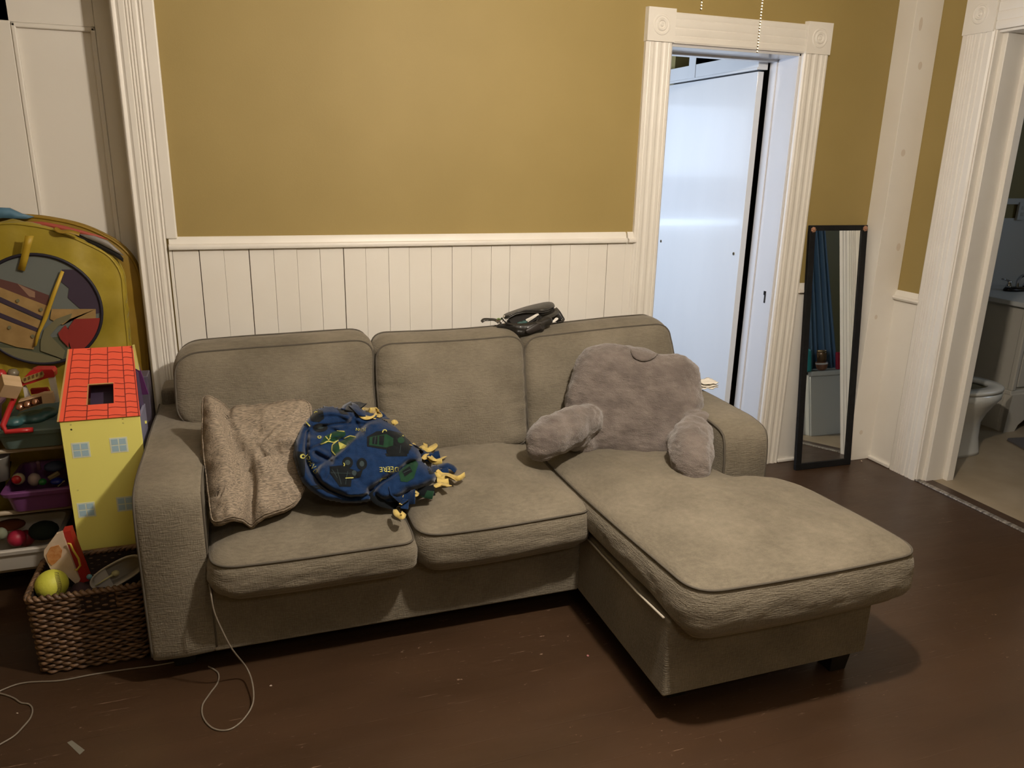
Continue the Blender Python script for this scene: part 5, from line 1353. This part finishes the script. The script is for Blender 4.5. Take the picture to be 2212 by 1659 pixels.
# cardboard snack box and red side
def qs(x, y): return (x/3.95, 1080+y/3.95)
sbx = thing('snack_box', 'cream and red toy food box tilted in the basket behind the softball', 'box', tuple(PY(150, 1230, -.74)))
def slabs(name, quad, y0, dy, m, parent, ys=None):
    P = [PY(*qs(a, b_), (ys[i] if ys else y0)) for i, (a, b_) in enumerate(quad)]; n = len(P)
    V = P+[p+Vector((0, dy, 0)) for p in P]
    return mesh_obj(name, V, [tuple(range(n)), tuple(range(n, 2*n))[::-1]]+[(i, n+i, n+(i+1) % n, (i+1) % n) for i in range(n)], m, parent)
slabs('front', [(375, 430), (480, 290), (530, 275), (545, 330), (680, 690), (650, 720), (560, 640), (430, 590), (375, 480)], -.735, .012, mat('cream_card', ((.50, .38, .27), (.58, .46, .34), 20), .6), sbx)
slabs('print', [(395, 470), (430, 405), (500, 385), (530, 430), (520, 490), (470, 540), (440, 560), (410, 530)], -.737, .002, mat('orange_print', ((.42, .16, .04), (.52, .26, .10), 60), .6), sbx)
slabs('side', [(530, 275), (600, 262), (610, 300), (760, 690), (680, 715), (545, 330)], -.72, .04, mat('red_card', (.32, .016, .010), .5), sbx)
G().tube([PY(*qs(x, y), -.745) for x, y in ((575, 372), (600, 375), (625, 430), (670, 500), (685, 560), (655, 600), (640, 590))], .0032, 8).build('handle', mat('yellow_plastic', (.50, .36, .05), .4), sbx, smooth=True)
topth(G().ball(PY(*qs(762, 655), -.735), .0085, 14), 'toy_bead', mat('cyan_ball', (.10, .24, .30), .5), 'tiny pale blue ball between the snack box and the white tub', 'ball')
# white tub on its side with spoon
tub = thing('white_tub', 'translucent white oval tub lying open in the basket against the sofa', 'tub', tuple(PY(254, 1238, -.74)))
ctr = PY(*qs(1005, 620), -.735); ea = (PY(*qs(1200, 510), -.735)-ctr)*1.05; 
ea = ea; eb = Vector((0, 0, 0))
u1 = ea.normalized(); u2 = Vector((0, -1, 0)).cross(u1).normalized()
if u2.z < 0: u2 = -u2
A_, B_ = ea.length, .036
M_tub = mat('milky_plastic', (.48, .44, .37), .35, trans=.0)
R5 = []
for (s, d) in ((1.0, 0), (1.04, -.003), (1.04, -.008), (.98, -.006), (.78, .050), (.70, .056)):
    q = []
    for i in range(48):
        a = 2*PI*i/48; rr_ = 1/((abs(math.cos(a))**2.6+abs(math.sin(a))**2.6)**(1/2.6)); q.append(ctr+u1*(A_*s*rr_*math.cos(a))+u2*(B_*s*rr_*math.sin(a))+Vector((0, d, -d*.3)))
    R5.append(q)
V = [v for r in R5 for v in r]
F = [(i*48+j, i*48+(j+1) % 48, (i+1)*48+(j+1) % 48, (i+1)*48+j) for i in range(5) for j in range(48)]+[tuple(range(5*48, 6*48))]
o = mesh_obj('shell', V, F, M_tub, tub, smooth=True); o.modifiers.new('s', 'SOLIDIFY').thickness = .002
g = G(); g.tube([PY(*qs(815, 735), -.742), PY(*qs(880, 690), -.740), PY(*qs(960, 640), -.735)], [.0022, .003, .004], 8); g.ball(PY(*qs(985, 625), -.73), (.013, .010, .010), 14)
topth(g, 'toy_spoon', mat('cream_spoon', (.50, .46, .24), .5), 'cream plastic spoon lying inside the white tub', 'spoon')
o = slabs('card', [(800, 640), (890, 575), (975, 740), (810, 760)], -.738, .002, mat('white_card', (.50, .48, .45), .6), None); tag(o, 'white card scrap under the spoon in the white tub', 'card')
g = G(); g.ball((-.56, -.75, .17), (.10, .09, .05), 20); g.ball((-.47, -.75, .15), (.07, .07, .04), 16); g.ball(PY(170, 1275, -.74), (.03, .03, .03), 12)
o, _, _ = remesh('toy_pile', g, mat('dark_mixed_cloth', ((.02, .012, .012), (.06, .02, .03), 14), .8), None, .008, 4, .5, lambda c, n: .008*noise.noise(c*20)); tag(o, 'dark cloth toys filling the wicker basket', 'toy')

# ------------------------------------------------------------ cables
M_cab = mat('grey_beige_cable', (.20, .17, .135), .5)
def smoothpath(P, k=8):
    P = [Vector(p) for p in P]; Q = []
    for i in range(len(P)-1):
        p0, p1, p2, p3 = P[max(i-1, 0)], P[i], P[i+1], P[min(i+2, len(P)-1)]
        for j in range(k):
            t = j/k; Q.append(.5*((2*p1)+(p2-p0)*t+(2*p0-5*p1+4*p2-p3)*t*t+(3*p1-p0-3*p2+p3)*t**3))
    return Q+[P[-1]]
fz = lambda a, b_, z=.003: PZ(a, b_, z)
P = [PY(452, 1262, -1.06), PY(456, 1285, -1.10), PY(461, 1315, -1.11), PY(472, 1345, -1.11), PY(500, 1400, -1.11), PZ(533, 1443, .05), PZ(546, 1480, .03), PZ(546, 1520, .015), fz(525, 1555), fz(495, 1576), fz(462, 1574), fz(440, 1552), fz(437, 1525), fz(452, 1500), fz(470, 1475), fz(472, 1456), fz(462, 1446), fz(450, 1440)]
o = G().tube(smoothpath(P), .0024, 8).build('cable', M_cab, smooth=True); tag(o, 'grey cable hanging from the sofa seat and looping on the floor', 'cable')
o = G().box(-.005, .005, -.003, .003, -.012, .012).build('plug', mat('white_connector', (.8, .78, .72), .4), bevel=.001, loc=PY(457, 1112, -.99)); 
o.name = 'cable_connector'; tag(o, 'white cable end between the left armrest and the throw pillow', 'connector')
P = [fz(400, 1425), fz(340, 1437), fz(280, 1445), fz(200, 1457), fz(130, 1470), fz(60, 1474), fz(20, 1484), fz(-40, 1512)]
o = G().tube(smoothpath(P), .0024, 8).build('cable', M_cab, smooth=True); tag(o, 'pale cable running along the floor in front of the wicker basket', 'cable')
P = [fz(-20, 1494), fz(8, 1500), fz(30, 1508), fz(45, 1518), fz(62, 1521), fz(70, 1532), fz(66, 1550), fz(50, 1570), fz(30, 1590), fz(0, 1608), fz(-40, 1632)]
o = G().tube(smoothpath(P), .0024, 8).build('cable', M_cab, smooth=True); tag(o, 'cable end curling back at the bottom left corner of the photo', 'cable')
P = [PY(470, 1372, -1.028), PY(472, 1395, -1.030), PY(474, 1412, -1.035)]
# floor litter
c = [PZ(a, b_, .0008) for a, b_ in ((145, 1604), (155, 1599), (183, 1620), (172, 1630))]
o = mesh_obj('tape_scrap', c, [(0, 1, 2, 3)], mat('grey_tape', (.17, .16, .13), .5)); o.modifiers.new('s', 'SOLIDIFY').thickness = .0008; tag(o, 'small grey strip of tape on the floor near the bottom left', 'tape')
def crumb(px, py, r, m, label):
    g = G(); c = PZ(px, py, r*.5)
    for k in range(3): g.ball(c+Vector((random.uniform(-r, r), random.uniform(-r, r), 0)), (r*.8, r*.5, r*.45), 6)
    o = g.build('paper_crumb', m, merge=False); tag(o, label, 'crumb')
M_cr = mat('pale_crumb', (.45, .36, .30), .8); M_pk = mat('pink_crumb', (.40, .16, .16), .8)
crumb(585, 1480, .004, M_cr, 'pale paper crumb on the floor right of the cable loop')
crumb(1272, 1415, .005, M_pk, 'pink fluff on the floor in front of the chaise corner')
crumb(1862, 996, .006, M_cr, 'pale paper crumb on the floor beside the mirror foot')
crumb(36, 1540, .003, M_cr, 'tiny pale crumb inside the cable curl at the left')

# ------------------------------------------------------------ bathroom fittings
M_cer = mat('white_ceramic', (.62, .62, .58), .15, coat=.3)
to = thing('toilet', 'white toilet seen in profile through the bathroom doorway', 'toilet', (3.75, -.16, 0))
g = G(); ty_ = -.16
def oval(cx_, hx, hy, z, n=48, pw_=2.2): return [Vector((cx_+hx*math.copysign(abs(math.cos(2*PI*i/n))**(2/pw_), math.cos(2*PI*i/n)), ty_+hy*math.copysign(abs(math.sin(2*PI*i/n))**(2/pw_), math.sin(2*PI*i/n)), z)) for i in range(n)]
XT = -.045
R6 = [oval(3.665, .215, .095, 0, pw_=4), oval(3.665, .212, .093, .02, pw_=4), oval(3.66, .20, .085, .10, pw_=4), oval(3.66, .205, .09, .19, pw_=3), oval(3.675, .225, .12, .25), oval(3.69, .235, .155, .31), oval(3.70, .238, .178, .345), oval(3.70, .236, .180, .385)]
V = [v for r in R6 for v in r]; F = [(i*48+j, i*48+(j+1) % 48, (i+1)*48+(j+1) % 48, (i+1)*48+j) for i in range(7) for j in range(48)]+[tuple(range(48))[::-1], tuple(range(7*48, 8*48))]
mesh_obj('bowl', V, F, M_cer, to, smooth=True)
def rim(z0, z1, hx, hy, ix, iy):
    a = [oval(3.702, hx, hy, z0), oval(3.702, hx, hy, z1-.004), oval(3.702, hx-.006, hy-.006, z1), oval(3.70, ix+.006, iy+.006, z1), oval(3.70, ix, iy, z1-.005), oval(3.70, ix, iy, z0)]
    V = [v for r in a for v in r]; return mesh_obj('seat', V, [(i*48+j, i*48+(j+1) % 48, ((i+1) % 6)*48+(j+1) % 48, ((i+1) % 6)*48+j) for i in range(6) for j in range(48)], M_cer, to, smooth=True)
rim(.389, .409, .238, .182, .16, .105)
mesh_obj('bowl_shade_disc', oval(3.70, .172, .107,    .3865), [tuple(range(48))], mat('shaded_bowl', (.12, .11, .06), .2), to)  # flat dark disc, shade inside the open bowl put into its colour
G().box(3.415, 3.52, ty_-.20, ty_+.20, .40, .74).build('tank', M_cer, to, bevel=.02, seg=4); G().box(3.41, 3.53, ty_-.21, ty_+.21, .74, .775).build('tank_lid', M_cer, to, bevel=.008)
G().box(3.43, 3.58, ty_-.12, ty_+.12, .2, .41).build('neck', M_cer, to, bevel=.03, seg=4)
# vanity
M_van = mat('cream_vanity', (.55, .52, .45), .4)
va = thing('vanity_cabinet', 'cream bathroom vanity with raised door panels beyond the toilet', 'cabinet', (4.75, .27, 0))
vx0, vx1, vy0, vy1, vz = 4.33, 5.2, .0, .60, .80
def tp2(z):  # front corner profile (bulging body, flared foot)
    return .03*math.sin(PI*min(1, z/.8))
g = G()
g.box(vx0+.03, vx1, vy0+.035, vy1, .10, vz-.03).build('body', M_van, va, bevel=.006)
G().box(vx0+.008, vx1, vy0+.012, vy1, .235, .262).build('base_moulding', M_van, va, bevel=.006)
g = G().prism([(vx0, 0), (vx0+.09, 0), (vx0+.11, .04), (vx0+.16, .075), (vx0+.30, .095), (vx0+.45, .10), (vx1, .10), (vx1, .24), (vx0+.012, .24)], vy0, lambda u, v, w_: Vector((u, w_, v)), vy0+.03)
g.add([(vx0, vy0, 0), (vx0, vy0+.15, 0), (vx0+.02, vy1, .0), (vx0+.02, vy1, .24), (vx0+.012, vy0, .24)], [(0, 1, 2, 3, 4)])
o = g.build('foot_apron', M_van, va)
g = G().box(vx0-.0, vx0+.028, vy0+.05, vy1, .0, .24); g.build('foot_apron', M_van, va)
G().box(vx0+.012, vx0+.045, vy0+.010, vy0+.045, .26, .77).build('corner_post', M_van, va, bevel=.008)
o = G().box(vx0+.06, vx0+.44, vy0+.018, vy0+.04, .28, .76).build('door', M_van, va, bevel=.004)
G().box(vx0+.11, vx0+.39, vy0+.008, vy0+.02, .33, .71).build('raised_panel', M_van, o, bevel=.010)
o = G().box(vx0+.46, vx0+.84, vy0+.018, vy0+.04, .28, .76).build('door', M_van, va, bevel=.004)
G().box(vx0+.51, vx0+.79, vy0+.008, vy0+.02, .33, .71).build('raised_panel', M_van, o, bevel=.010)
G().box(vx0-.01, vx1, vy0-.01, vy1+.005, vz-.03, vz).build('sink_top', M_bwall, va, bevel=.006)
fa = thing('faucet', 'chrome two-handle faucet on the vanity top', 'faucet', (4.62, .33, .8)); M_chr = mat('chrome', (.55, .55, .57), .15, metal=1)
fc = PZ(2195, 628, .80)
g = G().lathe([(0, 0), (.10, 0), (.105, .008), (.095, .022), (0, .026)], fc, 32); g.v = [((x-fc.x)*1.0+fc.x, (y-fc.y)*.45+fc.y, z) for x, y, z in g.v]; g.build('deck_plate', mat('dark_bronze', (.035, .030, .028), .3, metal=.8), fa, smooth=True)
for s in (-.075, .075):
    c = Vector((fc.x+s, fc.y, .82)); G().lathe([(0, 0), (.018, 0), (.016, .02), (.010, .032), (.014, .042), (0, .048)], c, 20).tube([c+Vector((0, 0, .045)), c+Vector((-.03*(1 if s < 0 else -1), .01, .055)), c+Vector((-.055*(1 if s < 0 else -1), .01, .058))], [.006, .005, .006], 8).build('handle', M_chr, fa, smooth=True)
g = G().tube(smoothpath([(fc.x, fc.y, .82), (fc.x, fc.y, .87), (fc.x+.005, fc.y-.03, .905), (fc.x+.01, fc.y-.08, .90), (fc.x+.012, fc.y-.11, .87)]), .010, 12); g.build('spout', M_chr, fa, smooth=True)
op = thing('outlet_plate', 'white wall plate above the vanity in the bathroom', 'outlet', (4.93, .60, 1.29))
pc_ = PY(2206, 456, .60); G().box(pc_.x-.035, pc_.x+.035, .590, .608, pc_.z-.058, pc_.z+.058).build('plate', M_bwall, op, bevel=.003)
for dz in (-.02, .02): G().box(pc_.x-.014, pc_.x+.014, .588, .592, pc_.z+dz-.012, pc_.z+dz+.012).build('socket', mat('socket_face', (.45, .45, .43), .4), op, bevel=.003)
# bath mat
g = G(); q = roundpoly([(4.10, -.50), (4.85, -.62), (4.95, -.22), (4.22, -.10)], .03, 80)
g.prism([(p.x, p.y) for p in q], .002, lambda u, v, w_: Vector((u, v, w_)), .012)
tag(g.build('bath_mat', mat('grey_bath_mat', (.10, .09, .085), .95, bump=[(80, .6, (1, 1, 1))])), 'dark grey mat on the bathroom floor in front of the vanity', 'mat')
# bathtub seen in the mirror
TYF = -1.01
bt = thing('bathtub', 'white bathtub whose apron shows in the leaning mirror', 'bathtub', (4.1, -1.3, 0))
g = G().box(3.415, 4.95, TYF-.012, TYF, 0, .40).box(3.415, 4.95, TYF-.09, TYF+.014, .40, .432).box(3.415, 4.95, -1.73, -1.66, .0, .432).box(3.415, 3.50, -1.70, TYF-.02, .0, .432).box(4.87, 4.95, -1.70, TYF-.02, 0, .432).box(3.42, 4.9, -1.7, TYF-.02, .10, .12)
g.build('tub_shell', mat('tub_enamel', (.60, .62, .58), .2), bt, bevel=.012, seg=3, merge=False)
# shower curtain
M_curt = mat('blue_shower_curtain', (.10, .19, .30), .45, trans=.15, bump=[(20, .3, (3, 3, .4))])
g = G(); V = []; nx, nz_ = 90, 12
for j in range(nz_+1):
    for i in range(nx+1):
        t = i/nx; z = .44+1.5*j/nz_; x = 3.412+(.27-.14*(j/nz_))*t; V.append((x, TYF-.075+.016*math.sin(t*34+j*.12)+.01*math.sin(t*11), z))
F = [(j*(nx+1)+i, j*(nx+1)+i+1, (j+1)*(nx+1)+i+1, (j+1)*(nx+1)+i) for j in range(nz_) for i in range(nx)]
o = mesh_obj('shower_curtain', V, F, M_curt, smooth=True); o.modifiers.new('s', 'SOLIDIFY').thickness = .0012; tag(o, 'blue translucent shower curtain hanging over the bathtub, seen in the mirror', 'curtain')
o = G().tube([(3.41, TYF-.05, 1.98), (4.95, TYF-.05, 1.98)], .012, 12).build('curtain_rod', M_chr, smooth=True); tag(o, 'curtain rod above the bathtub', 'rod')
# bottles on the tub ledge (reflected)
ly = TYF-.02
def onledge(px, py):
    """world x on the ledge of what the mirror shows at px,py"""
    d = ray(px, py).normalized(); t = (B0-CAM).dot(mn)/d.dot(mn); q = CAM+d*t; r = d-2*d.dot(mn)*mn
    return (q+r*((ly-q.y)/r.y))
LZ_ = .434
x = onledge(1742, 790).x
bo_ = thing('shampoo_bottle', 'turquoise pump bottle on the tub ledge, seen at the left of the mirror', 'bottle', (x, ly, LZ_))
G().lathe([(0, 0), (.030, 0), (.032, .01), (.032, .13), (.026, .145), (.010, .15), (0, .15)], (x, ly, LZ_), 24).build('bottle', mat('turquoise_plastic', (.03, .28, .30), .3), bo_, smooth=True)
G().lathe([(0, .15), (.010, .15), (.010, .17), (.004, .175), (.004, .195), (.012, .20), (0, .205)], (x, ly, LZ_), 16).build('pump', M_black, bo_, smooth=True)
x = onledge(1775, 790).x
bw = thing('candle_bowl', 'brown striped bowl holding a glass jar on the tub ledge, seen in the mirror', 'bowl', (x, ly, LZ_))
G().lathe([(0, 0), (.020, 0), (.032, .012), (.038, .035), (.039, .055), (0, .055)], (x, ly, LZ_), 24).build('bowl', mat('brown_clay', (.20, .09, .05), .4), bw, smooth=True)
G().lathe([(.0395, .040), (.0405, .043), (.0405, .047), (.0395, .050)], (x, ly, LZ_), 24).build('stripe', M_cer, bw, smooth=True)
jr = thing('candle_jar', 'amber glass jar standing in the brown striped bowl, seen in the mirror', 'jar', (x, ly, LZ_+.056))
G().lathe([(0, 0), (.030, 0), (.032, .06), (.030, .065), (0, .065)], (x, ly, LZ_+.056), 24).build('jar', mat('amber_glass', (.16, .10, .05), .1, metal=.4), jr, smooth=True)
G().lathe([(0, .065), (.031, .065), (.031, .078), (0, .08)], (x, ly, LZ_+.056), 24).build('lid', mat('brass_lid', (.30, .22, .12), .3, metal=.8), jr, smooth=True)
x = onledge(1811, 790).x
tb = thing('shampoo_tube', 'red tube standing on the tub ledge, seen at the right in the mirror', 'tube', (x, ly, LZ_))
G().box(x-.018, x+.018, ly-.010, ly+.010, LZ_, LZ_+.115).build('tube', mat('red_tube', (.40, .02, .04), .35), tb, bevel=.006, seg=3)

# ------------------------------------------------------------ tidy helper properties
for o in bpy.data.objects:
    if '_o' in o.keys(): del o['_o']
